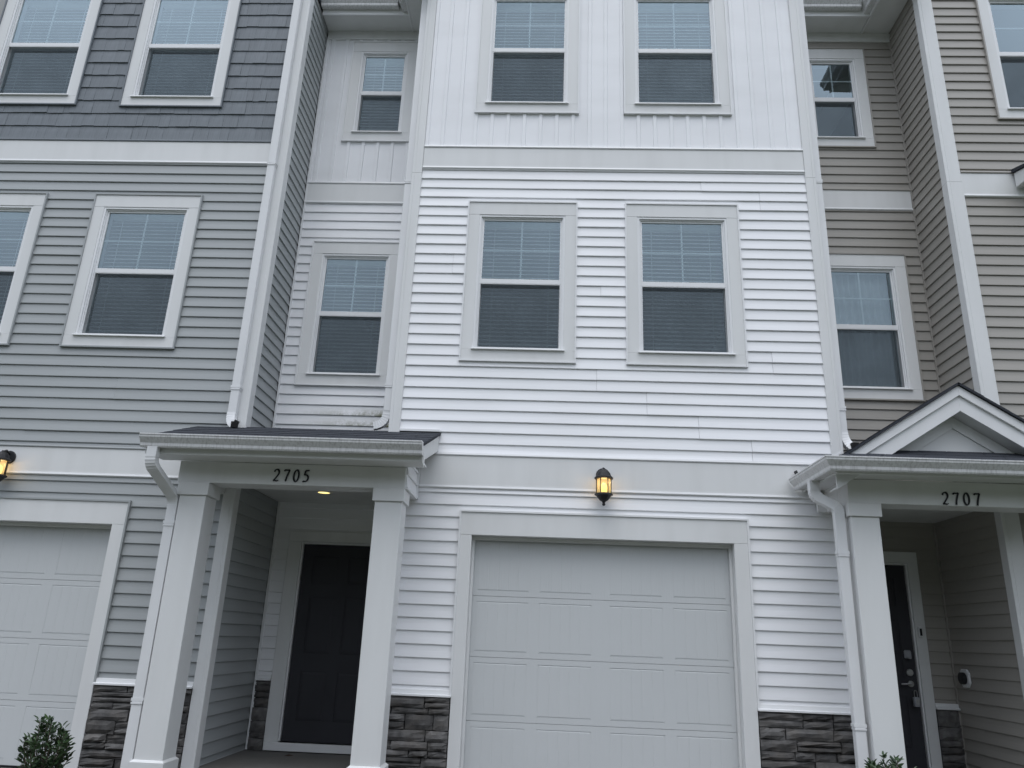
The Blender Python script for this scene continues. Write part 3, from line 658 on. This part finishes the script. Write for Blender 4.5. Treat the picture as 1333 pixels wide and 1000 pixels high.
# recess: upper back wall, door wall, ceiling
rw = [(-2.775, -1.742, 3.83, 5.59), (-2.60, -1.765, 7.005, 8.50)]
bw = MB(); sheet(-2.97, XL-.002, 2.70, 8.70, [hole(*q) for q in rw], RB+.002, RB+.14, bw); back = bw.build('recess_wall', 'plaster', W)
lap(back, 'S', RB, -2.965, XL-.002, 3.13, B1, 5.997, 'white', rw, stain='mildew')
boards(back, RB, -2.965, XL-.002, B1T, 8.55, 'white', rw, phase=-2.90)
for q, tl in zip(rw, (35, 52)): window(W, *q, RB, tilt=tl)
band(W, -2.964, XL-.003, B1, B1T, RB)
dw = MB(); dx0, dx1 = -2.625, -1.715; sheet(-2.97, XL-.002, .05, 2.62, [(dx0-.022, dx1+.022, .06, 2.172)], DB+.002, DB+.14, dw); dwall = dw.build('entry_wall', 'plaster', W)
lap(dwall, 'S', DB, -2.945, XL-.002, ST+.05, 2.618, 2.084, 'white', [(dx0-.19, dx1+.12, -1, 2.25)])
front_door(W, dx0, dx1, .165, 2.150, DB, .165, .11, False)
s2 = MB(); s2.box(-2.965, dx0-.166, DB-.004, DB+.0015, .076, ST-.003); s2 = s2.build('stone_base', 'mortar', W); stones(s2, face('S', DB-.004), -2.95, dx0-.166, .078, ST-.004, 11)
ledge(W, -2.955, dx0-.167, ST, DB)
ic = MB(); ic.box(-2.967, -2.940, DB-.026, DB+.004, .08, 2.618); ic.build('inside_corner', 'frame', W)
ic = MB(); ic.box(-2.967, -2.945, RB-.024, RB+.004, 3.13, 8.547); ic.build('inside_corner', 'frame', W)
room(W, -2.9, 2.72, 1.6, (XL+.15, XR-.15)); bay_roof(W, XL, XR); recess_roof(W, -2.965, XL, .36)
# porch: ceiling, beam, roof, gutter, posts
def porch_beam(house, x0, x1, z0=2.455, z1=2.645, siding=None, lsid=False):
    b = MB(); b.box(x0, x1, -.61, -.37, z0, z1); b.box(x0, x0+.20, -.368, -.002, z0+.002, z1+.03); b.box(x1-.20, x1, -.368, -.002, z0+.002, z1+.03)
    return b.build('porch_beam', 'trim', house, bevel=.003)
bm_ = porch_beam(W, -3.255, -1.222)
lap(bm_, 'E', -1.222, -.585, -.04, 2.475, 2.735, 2.475, 'white')
jj = MB(); jj.box(-1.2215, -1.195, -.036, -.062, 2.455, 2.80); jj.box(-1.2215, -1.195, -.604, -.03, 2.455, 2.474); jj.build('j_channel', 'frame', bm_)
pc = MB(); pc.box(-3.05, -1.43, -.368, -.002, 2.60, 2.62); pc.box(-2.966, XL-.003, .002, 1.39, 2.60, 2.62); pc.build('porch_ceiling', 'trim', W)
so = MB(); so.box(-3.42, -1.045, -.895, -.612, 2.646, 2.66); 
for xa, xb in ((-3.407, -3.0), (-1.45, -1.061)): so.prism([(xa, -.80, 2.688), (xa, -.003, 2.960), (xa, -.003, 2.972), (xa, -.80, 2.700)], (xb-xa, 0, 0))
so.build('porch_soffit', 'trim', W)
fa = MB(); fa.box(-3.43, -1.035, -.92, -.898, 2.632, 2.775); fa.build('fascia', 'trim', W, bevel=.003)
sl = (3.105-2.775)/.92
rb = MB()
for xa, xb in ((-3.43, -3.408), (-1.060, -1.036)): rb.prism([(xa, -.897, 2.640), (xa, -.0025, 2.945), (xa, -.0025, 3.100), (xa, -.897, 2.778)], (xb-xa, 0, 0))
rb.build('rake_board', 'trim', W, bevel=.002)
fl = MB(); fl.add([(-1.045, -.932, 2.66), (-1.015, -.932, 2.58), (-1.018, -.900, 2.66), (-1.02, -.932, 2.70)], [(0,1,3),(1,2,3)]); fl.build('fascia_flap', 'trim', W, fix=False)
def shingle_roof(house, quad, rows, name='porch_roof', tabs=.33, th=.0045):
    """quad: eave-left, eave-right, top-right, top-left; deck plus courses of overlapping tabs"""
    A, B, C, D = [Vector(p) for p in quad]; n = (B-A).cross(D-A).normalized()
    if n.z < 0: n = -n
    dk = MB(); dk.prism([A, B, C, D], -n*.018); deck = dk.build(name, 'shingle', house)
    for r in range(rows):
        v0, v1 = r/rows, min(1, (r+1.25)/rows); L = (B-A).length; k = max(1, round(L/tabs)); off = (r % 2)*.5/k
        cuts = sorted({0, 1} | {min(max(i/k+off, 0), 1) for i in range(k+1)})
        for i in range(len(cuts)-1):
            if cuts[i+1]-cuts[i] < 1e-4: continue
            e = .004/L; P = lambda u, v: A.lerp(B, u).lerp(D.lerp(C, u), v)
            q = [P(cuts[i]+e, v0), P(cuts[i+1]-e, v0), P(cuts[i+1]-e, v1), P(cuts[i]+e, v1)]; lift = n*(th+random.uniform(0, .002)); t = n*.002
            mb = MB(); mb.add([q[0]+t*.5, q[1]+t*.5, q[2]+t*.3, q[3]+t*.3, q[0]+lift, q[1]+lift, q[2]+t, q[3]+t], [(0,1,5,4),(1,2,6,5),(2,3,7,6),(3,0,4,7),(4,5,6,7)]); mb.build('shingle', 'shingle', deck)
    return deck
shingle_roof(W, [(-3.445, -.965, 2.778), (-1.02, -.965, 2.778), (-1.02, -.001, 3.125), (-3.445, -.001, 3.125)], 6)
shingle_roof(W, [(-2.966, 0.0, 3.126), (XL-.034, 0.0, 3.126), (XL-.034, RB-.02, 3.14), (-2.966, RB-.02, 3.14)], 4)
ft = MB(); ft.box(-1.424, -1.03, -.036, .004, 3.130, 3.152); ft.build('roof_flashing', 'frame', W)
kgutter(W, [(-3.44, -.921), (-1.03, -.921)], 2.785, (0, -1))
p1 = post(W, -3.212, -2.976, .0, 2.455); p2 = post(W, -1.474, -1.236, .075, 2.455, bt=.25)
def fillet(pts, rad=.06, n=5):
    P = [Vector(p) for p in pts]; out = [P[0]]; bends = []
    for i in range(1, len(P)-1):
        a = P[i]+(P[i-1]-P[i]).normalized()*rad; b = P[i]+(P[i+1]-P[i]).normalized()*rad
        bd = [a*(1-t)**2+P[i]*2*t*(1-t)+b*t*t for t in [k/n for k in range(n+1)]]; out += bd; bends.append(bd)
    return out+[P[-1]], bends
def spout(house, path, elbows, straps=(), up=(0, 1, 0), w_=.075, d_=.058, mouth=None):
    mb = MB(); rect_pipe(mb, path, w_, d_, up); o = mb.build('downspout', 'spout', house, bevel=.004)
    for e in elbows:
        m = MB(); ribbed(m, e, w_, d_, up); m.build('elbow', 'spout', o)
    for z, (x, y) in straps:
        m = MB(); m.box(x-w_/2-.007, x+w_/2+.007, y-d_/2-.0025, y+d_/2+.001, z-.012, z+.012); m.box(x-w_/2-.004, x+w_/2+.004, y-d_/2-.006, y+d_/2, z-.034, z-.020); m.build('strap', 'spout', o)
    return o
# gutter outlet on the left, down beside the post
SPD, SBD = fillet([(-3.335, -.965, 2.685), (-3.335, -.965, 2.535), (-3.268, -.572, 2.31), (-3.268, -.572, .06)])
sp = spout(W, SPD, SBD, [(2.10, (-3.268, -.572)), (.66, (-3.268, -.572))], w_=.088, d_=.066)
# recess downspout on the white bay's left flank
sp2 = spout(W, [(-1.578, .045, 8.6), (-1.578, .045, 3.34)], [elbow_path((-1.578, .045, 3.34), (-1.578, .045, 3.20), (-1.70, .03, 3.185), 8)], [(3.62, (-1.578, .045)), (5.98, (-1.578, .045))])
sp3 = spout(W, [(2.862, .045, 8.6), (2.862, .045, 3.26)], [elbow_path((2.862, .045, 3.26), (2.862, .03, 3.12), (2.925, -.03, 3.08), 8)], [(3.50, (2.862, .045)), (6.05, (2.862, .045))])
kk = MB(); kk.box(2.890, 2.952, -.085, -.02, 3.045, 3.125); kk.build('spout_mouth_shade', 'dark', sp3)  # solid dark block stands for the shaded inside of the open end
numerals(W, '2705', -2.398, 2.484, .110, -.612, .089)
# ceiling downlight
cl = MB(); cl.lathe([(.085, 2.5985), (.085, 2.592), (.062, 2.590), (.060, 2.597)], (-2.254, .503, 0), 24)
dl = cl.build('ceiling_light', 'frame'); tag(dl, 'small lit round light in the porch ceiling behind the 2705 beam', 'ceiling light')
l2 = MB(); l2.lathe([(.061, 2.594), (0, 2.594)], (-2.254, .503, 0), 24); l2.build('lens', 'downlight', dl)

# ================================================================== GREY TOWNHOUSE
G = thing('townhouse', (-5.3, 0, 0), 'grey sided townhouse with dark shake top storey at the left edge', 'townhouse', GRP)
GL, GR = -7.40, -2.985
gw = [(-5.012, -3.833, 3.94, 5.722), (-6.76, -5.582, 3.94, 5.722), (-4.992, -3.812, 6.905, 8.70), (-6.715, -5.531, 6.92, 8.70)]
lx0, lx1, lzt = -6.50, -4.098, 2.135
fw = MB(); sheet(GL, GR-.01, 0, 8.95, [hole(*q) for q in gw]+[(lx0-.02, lx1+.02, -.1, lzt+.02)], .002, .16, fw); gwall = fw.build('wall', 'plaster', G)
lap(gwall, 'S', 0, GL, -3.07, 2.895, 6.140, 5.895, 'grey', gw, [(-4.35, 3.4, 3.6), (-5.2, 3.05, 3.25)])
lap(gwall, 'S', 0, GL, -3.07, ST+.03, 2.59, 1.8502, 'grey', [(lx0-.15, lx1+.17, -1, lzt+.20)])
shakes(gwall, -.002, -6.75, -3.07, 6.452, 8.75, gw)
for i, q in enumerate(gw): window(G, *q, 0, tilt=[36, 33, 50, 50][i], jm=['grey', 'grey', 'shake', 'shake'][i])
band(G, GL, -3.071, 6.140, 6.450, 0, jm='shake'); band(G, GL, -3.071, 2.59, 2.895, 0, jm='grey')
corner_post(G, -3.07, GR, .0, TOP, None, side=GR, sy=.09)
garage(G, lx0, lx1, lzt, 'grey')
sb = MB(); sb.box(lx1+.13, -3.05, -.004, .0015, 0, ST-.023); gst = sb.build('stone_base', 'mortar', G); stones(gst, face('S', -.004), lx1+.132, -3.075, .0, ST-.024, 17)
ledge(G, lx1+.128, -3.071, ST-.02, 0)
sw = MB(); sw.box(GR-.14, GR-.002, .162, 1.5, 0, 8.95); gsw = sw.build('side_wall', 'plaster', G)
lap(gsw, 'E', GR, .06, RB-.02, 3.13, 8.683, 5.90, 'grey'); lap(gsw, 'E', GR, .06, DB-.02, .08, 2.598, 1.85, 'grey')
room(G, GL, GR-.16, .165); bay_roof(G, GL, GR)
spg = spout(G, [(-3.088, -.066, 8.62), (-3.088, -.066, 3.26)], [elbow_path((-3.088, -.066, 3.26), (-3.095, -.08, 3.135), (-3.015, -.13, 3.118), 8)], [(6.12, (-3.088, -.066)), (3.52, (-3.088, -.066))], w_=.085, d_=.062)
kk = MB(); kk.prism([(-3.040, -.175, 3.085), (-2.985, -.135, 3.085), (-2.985, -.135, 3.142), (-3.040, -.175, 3.142)], (-.012, .02, 0)); kk.build('spout_mouth_shade', 'dark', spg)  # dark slab painted in for shade within the elbow's opening

# ================================================================== TAN TOWNHOUSE 2707
T = thing('townhouse', (4.2, 0, 0), 'tan sided townhouse numbered 2707 at the right edge', 'townhouse', GRP)
TX, TR = 4.215, 8.5
tw = [(4.858, 6.01, 6.836, 8.66), (6.60, 7.75, 6.836, 8.66)]
fw = MB(); sheet(TX+.01, TR, 0, 8.95, [hole(*q) for q in tw], .002, .16, fw); twall = fw.build('wall', 'plaster', T)
lap(twall, 'S', 0, 4.345, TR-1.5, 6.165, TOP, 8.4755, 'tan', tw); lap(twall, 'S', 0, 4.345, TR-2.5, .8, 5.85, 4.7112, 'tan')
band(T, 4.346, TR, 5.850, 6.165, 0, jm='tan')
for q in tw[:1]: window(T, *q, 0, blind=None, jm='tan')
corner_post(T, TX, 4.345, .0, TOP, 6.02, side=TX, sy=.075)
sw = MB(); sw.box(TX+.002, TX+.14, .162, 1.5, 0, 8.95); tsw = sw.build('side_wall', 'plaster', T)
lap(tsw, 'W', TX, .05, RB-.02, 2.9, 8.683, 8.2085, 'tan'); lap(tsw, 'W', TX, .05, DB-.02, .08, 2.598, 2.084, 'tan')
rw2 = [(2.985, 4.010, 3.82, 5.545), (3.045, 3.848, 6.99, 8.43)]
bw = MB(); sheet(XR+.002, TX, 2.70, 8.70, [hole(*q) for q in rw2], RB+.002, RB+.14, bw); tback = bw.build('recess_wall', 'plaster', T)
lap(tback, 'S', RB, XR+.005, TX-.005, 2.72, B1+.01, 5.08, 'tan', rw2); lap(tback, 'S', RB, XR+.005, TX-.005, B1T, 8.55, 8.2085, 'tan', rw2)
band(T, XR+.005, TX-.03, B1+.01, B1T, RB, jm='tan')
window(T, *rw2[0], RB, blind='curtain', jm='tan'); window(T, *rw2[1], RB, blind=None, jm='tan')
tx0, tx1 = 2.925, 3.840
dw = MB(); sheet(XR+.002, TX, .05, 2.62, [(tx0-.022, tx1+.022, .06, 2.165)], DB+.002, DB+.14, dw); tdw = dw.build('entry_wall', 'plaster', T)
lap(tdw, 'S', DB, XR+.005, TX-.03, ST+.05, 2.618, 2.084, 'tan', [(tx0-.12, tx1+.15, -1, 2.25)])
tdc = front_door(T, tx0, tx1, .165, 2.143, DB, .11, .125, True)
s2 = MB(); s2.box(tx1+.127, TX-.005, DB-.004, DB+.0015, .076, ST-.003); s2 = s2.build('stone_base', 'mortar', T); stones(s2, face('S', DB-.004), tx1+.128, TX-.025, .078, ST-.004, 23)
ledge(T, tx1+.127, TX-.022, ST, DB)
for y, za, zb in ((DB, .08, 2.598), (RB, 2.75, 8.547)):
    ic = MB(); ic.box(TX-.028, TX-.002, y-.026, y+.004, za, zb); ic.build('inside_corner', 'tan', T)
db = MB(); db.box(3.880, 3.920, DB-.058, DB-.029, 1.415, 1.525); db.build('doorbell', 'frame', tdc, bevel=.008)
db = MB(); db.box(3.889, 3.911, DB-.062, DB-.058, 1.435, 1.505); db.build('doorbell_face', 'black', tdc)
# vent hood on the side wall of the entry
vb = MB(); vy, vz = 1.0, 1.045; s_ = .085; oc = [(s_*a, s_*b) for a, b in ((-1, -.55), (-.55, -1), (.55, -1), (1, -.55), (1, .55), (.55, 1), (-.55, 1), (-1, .55))]
vb.prism([(TX-.018, vy+a, vz+b) for a, b in oc], (-.022, 0, 0)); vt = vb.build('vent_hood', 'frame', T, bevel=.004)
vb = MB(); vb.prism([(TX-.041, vy+.055*math.cos(a), vz+.055*math.sin(a)) for a in [i*math.pi/10 for i in range(20)]], (-.035, 0, 0)); vb.build('vent_throat', 'black', vt)
room(T, TX-1.3, TR, 1.6, (TX+.15, TR-.06)); bay_roof(T, TX, TR); recess_roof(T, XR+.003, TX, .36)
# little roof over the box window beyond the right edge
br = MB(); br.prism([(4.885, -.040, 5.955), (4.885, -.25, 5.935), (4.885, -.27, 5.99), (4.885, -.29, 6.06), (4.885, -.040, 6.13)], (1.5, 0, 0)); br.build('box_window_cornice', 'trim', T, bevel=.006)
br = MB(); br.prism([(4.865, -.040, 6.135), (4.865, -.33, 6.055), (4.865, -.33, 6.08), (4.865, -.040, 6.175)], (1.56, 0, 0)); br.build('box_window_roof', 'shingle', T)
# porch of 2707
porch_beam(T, 2.597, 4.66, 2.455, 2.66)
lb = MB(); lb.box(2.52, 2.5965, -.075, -.036, 2.46, 2.62); lb.build('beam_block', 'frame', T)
pc = MB(); pc.box(2.80, 4.45, -.368, -.035, 2.60, 2.62); pc.box(XR+.003, TX-.003, .002, 1.39, 2.60, 2.62); pc.build('porch_ceiling', 'trim', T)
so = MB(); so.box(2.43, 4.80, -.870, -.612, 2.663, 2.675); so.box(2.43, 2.596, -.611, -.04, 2.663, 2.675); so.build('porch_soffit', 'trim', T)
fa = MB(); fa.box(2.41, 4.84, -.895, -.873, 2.645, 2.775); fa.box(2.408, 2.428, -.872, -.036, 2.645, 2.765); fa.build('fascia', 'trim', T, bevel=.003)
kgutter(T, [(2.408, -.896), (4.84, -.896)], 2.765, (0, -1), False); kgutter(T, [(2.407, -.896), (2.407, -.04)], 2.765, (-1, 0), False)
gc = MB()      # mitred gutter corner
prof = [(0, -.105), (.070, -.110), (.078, -.098), (.080, -.075), (.100, -.050), (.116, -.030), (.118, -.012), (.124, -.010), (.124, .0), (.112, 0), (.066, -.098), (0, -.094)]
rA = [(2.4075, -.8965-o, 2.765+z) for o, z in prof]; rB = [(2.4075-o, -.8965-o, 2.765+z) for o, z in prof]; rC = [(2.4075-o, -.8965, 2.765+z) for o, z in prof]
n = len(prof); gc.add(rA+rB+rC, [(i, i+1, n+i+1, n+i) for i in range(n-1)]+[(n+i, n+i+1, 2*n+i+1, 2*n+i) for i in range(n-1)]); gc.build('gutter_mitre', 'gutter', T)
kf = MB(); kf.prism([(2.338, -.038, 2.835), (2.372, -.038, 2.752), (2.386, -.038, 2.756), (2.352, -.038, 2.842)], (0, -.05, 0)); kf.build('kickout_flashing', 'black', T)
GX, GA, SLP = 3.54, 3.475, .645
shingle_roof(T, [(2.385, -.955, 2.765), (4.82, -.955, 2.765), (4.82, -.60, 2.935), (2.74, -.60, 2.935)], 2, 'skirt_roof')
zl = lambda x: GA-abs(x-GX)*SLP
shingle_roof(T, [(2.40, -.842, zl(2.40)+.012), (2.40, -.041, zl(2.40)+.012), (GX, -.041, GA+.012), (GX, -.842, GA+.012)], 6, 'gable_roof')
shingle_roof(T, [(2.885, -.040, zl(2.885)+.010), (2.885, RB-.02, zl(2.885)+.010), (GX, RB-.02, GA+.010), (GX, -.040, GA+.010)], 4, 'gable_roof')
shingle_roof(T, [(4.70, -.842, zl(4.70)+.012), (4.70, -.036, zl(4.70)+.012), (GX, -.036, GA+.012), (GX, -.842, GA+.012)], 6, 'gable_roof')
for s in (-1, 1):
    X = lambda d: GX+s*d
    rk = MB(); L = 1.10
    rk.prism([(X(0), -.800, GA-.235), (X(L), -.800, GA-.235-L*SLP), (X(L), -.800, GA-.085-L*SLP), (X(0), -.800, GA-.085)], (0, .022, 0)); rk.build('rake_board', 'spout', T, bevel=.002)
    cr = MB(); cr.prism([(X(0), -.801, GA-.100), (X(L), -.801, GA-.100-L*SLP), (X(L), -.801, GA-.012-L*SLP), (X(0), -.801, GA-.012)], (0, -.020, 0)); cr.build('rake_crown', 'spout', T, bevel=.003)
    rs = MB(); rs.prism([(X(0), -.777, GA-.230), (X(L), -.777, GA-.230-L*SLP), (X(L), -.777, GA-.218-L*SLP), (X(0), -.777, GA-.218)], (0, .15, 0)); rs.build('rake_soffit', 'trim', T)
    pt = MB(); pt.prism([(X(0), -.640, GA-.235), (X(.53), -.640, GA-.235-.53*SLP), (X(.38), -.640, GA-.345-.38*SLP), (X(0), -.640, GA-.345)], (0, .014, 0)); pt.build('pediment_trim', 'trim', T, bevel=.0015)
pd = MB(); pd.prism([(GX-.54, -.625, GA-.232-.54*SLP), (GX+.54, -.625, GA-.232-.54*SLP), (GX, -.625, GA-.232)], (0, .02, 0)); pd.build('pediment', 'trim', T)
sj = MB(); sj.prism([(2.44, -.036, zl(2.44)+.03), (2.80, -.036, zl(2.80)+.03), (2.80, -.036, zl(2.80)+.055), (2.44, -.036, zl(2.44)+.055)], (0, .012, 0)); sj.build('roof_flashing', 'frame', T)
post(T, 2.600, 2.838, .0, 2.455); post(T, 4.42, 4.655, .0, 2.455)
spout(T, *fillet([(2.362, -.46, 2.665), (2.362, -.46, 2.53), (2.528, -.535, 2.42), (2.528, -.535, .06)], .05), [(2.04, (2.528, -.535)), (.7, (2.528, -.535))], w_=.085, d_=.066)
numerals(T, '2707', 3.379, 2.462, .108, -.612, .0875)
# lockbox on the handle
lk = thing('lockbox', (3.778, DB-.04, .76), 'small grey key lockbox hanging below the handle of the 2707 door', 'lockbox')
k = MB(); k.box(3.750, 3.806, DB-.065, DB-.022, .755, .845); k.build('case', 'lockgrey', lk, bevel=.006)
k = MB(); k.box(3.762, 3.794, DB-.068, DB-.0655, .775, .825); k.build('dial_plate', 'steel', lk)
k = MB(); k.sweep([(3.764, DB-.045, .844), (3.764, DB-.045, .895), (3.772, DB-.045, .905), (3.784, DB-.045, .905), (3.792, DB-.045, .895), (3.792, DB-.045, .844)], [(.004*math.cos(a), .004*math.sin(a)) for a in [i*math.pi/3 for i in range(6)]], up=(0, 1, 0)); k.build('shackle', 'steel', lk)

# ------------------------------------------------------------------ coach lamps
def lamp(x, z, label):
    """z = level of the backplate's centre"""
    y = -.036; o = thing('wall_lamp', (x, y, z-.2), label, 'wall lamp', 'coach lamps above the garage doors')
    c = (x, y-.095, z); sc = .88
    bp = MB(); bp.prism([(x+.066*math.cos(a), y+.016, z+.045+.066*math.sin(a)) for a in [i*math.pi/12 for i in range(24)]], (0, -.018, 0)); bp.build('back_plate', 'black', o, bevel=.005)
    ar = MB(); ar.sweep([(x, y, z+.075), (x, y-.05, z+.098), (x, y-.095, z+.075)], [(.012*math.cos(a), .012*math.sin(a)) for a in [i*math.pi/3 for i in range(6)]]); ar.build('arm', 'black', o)
    N = 6
    cap = MB(); cap.lathe([(0, .092), (.012, .090), (.014, .080), (.040, .068), (.060, .045), (.070, .015), (.087, .002), (.087, -.012), (.060, -.014), (0, -.014)], c, 12); cap.build('cap', 'black', o)
    for k in range(N):
        a = k*2*math.pi/N; px, py = c[0]+.068*math.cos(a), c[1]+.068*math.sin(a)
        b = MB(); b.box(px-.004, px+.004, py-.004, py+.004, z-.150, z-.012); b.build('bar', 'black', o)
    gl = MB(); gl.lathe([(.063, -.148), (.063, -.014)], c, 6); gl.build('lantern_glass', 'lampglass', o, fix=False)
    bs = MB(); bs.lathe([(0, -.146), (.062, -.146), (.084, -.152), (.086, -.164), (.070, -.172), (.060, -.186), (.040, -.212), (.016, -.226), (.012, -.240), (.016, -.252), (.008, -.262), (0, -.264)], c, 12); bs.build('base_finial', 'black', o)
    sl = MB(); sl.lathe([(.016, -.146), (.030, -.138), (.034, -.100), (.030, -.072), (.014, -.055), (0, -.050)], c, 14); sl.build('bulb', 'bulb', o, smooth=True)
    L = bpy.data.lights.new('lamp_light', 'POINT'); L.energy = .6; L.color = (1, .70, .35); L.shadow_soft_size = .035
    lo = bpy.data.objects.new('lamp_light', L); COL.objects.link(lo); lo.location = (x, c[1]-.002, z-.030); setp(lo, o)
lamp(.552, 2.705, 'lit black coach lamp on the white band above the 2705 garage door')
lamp(-5.262, 2.705, 'lit black coach lamp on the grey townhouse, cut by the left edge')

# ------------------------------------------------------------------ shrubs
def shrub(x, y, zb, rx, h, n, label, seed):
    rg = random.Random(seed); o = thing('shrub', (x, y, zb), label, 'shrub', 'small evergreen shrubs in the beds')
    st = MB(); lf = MB(); tips = []
    for i in range(46):
        a = rg.uniform(0, 6.283); rr = rx*math.sqrt(rg.uniform(.0, 1)); hh = h*(1-.38*(rr/rx)**2.5)*rg.uniform(.78, 1.04)
        p0 = Vector((x+rg.uniform(-.03, .03), y+rg.uniform(-.03, .03), zb)); p2 = Vector((x+rr*math.cos(a), y+rr*math.sin(a), zb+hh)); p1 = Vector((x+rr*.75*math.cos(a), y+rr*.75*math.sin(a), zb+hh*.45))
        path = [p0*(1-t)**2+p1*2*t*(1-t)+p2*t*t for t in (0, .25, .5, .75, 1)]
        st.sweep(path, [(.003*math.cos(b), .003*math.sin(b)) for b in (0, 2.1, 4.2)])
        for k in range(n):
            t = 1-rg.random()**1.6*.75; p = p0*(1-t)**2+p1*2*t*(1-t)+p2*t*t; tg = ((p1-p0)*(1-t)+(p2-p1)*t).normalized()
            az = rg.uniform(0, 6.283); d = (Vector((math.cos(az), math.sin(az), rg.uniform(-.2, .9)))+tg*.5).normalized()
            L = rg.uniform(.034, .062); wd = L*rg.uniform(.30, .42); s = d.cross(Vector((rg.uniform(-1, 1), rg.uniform(-1, 1), 1))).normalized(); u = s.cross(d)
            p = p+d*.006
            lf.add([p, p+d*L*.35+s*wd/2+u*.004, p+d*L*.75+s*wd*.36+u*.002, p+d*L-u*.004, p+d*L*.75-s*wd*.36+u*.002, p+d*L*.35-s*wd/2+u*.004, p+d*L*.5-u*.003], [(0,1,6),(1,2,6),(2,3,6),(3,4,6),(4,5,6),(5,0,6)])
    st.build('stems', 'stem', o, fix=False); f = lf.build('foliage', 'leaf', o, fix=False); f['kind'] = 'stuff'
shrub(-3.80, -.85, -.03, .18, .55, 24, 'small dark evergreen shrub in front of the grey garage door', 4)
shrub(2.605, -.95, -.03, .26, .555, 36, 'leafy shrub top at the foot of the 2707 porch post', 9)
dlf = MB(); dlf.add([(-2.47, .92, .080), (-2.43, .945, .092), (-2.385, .955, .083), (-2.43, .925, .079)], [(0,1,3),(1,2,3)])
tag(dlf.build('dead_leaf', 'deadleaf', fix=False), 'small dry brown leaf lying on the 2705 porch floor', 'leaf')
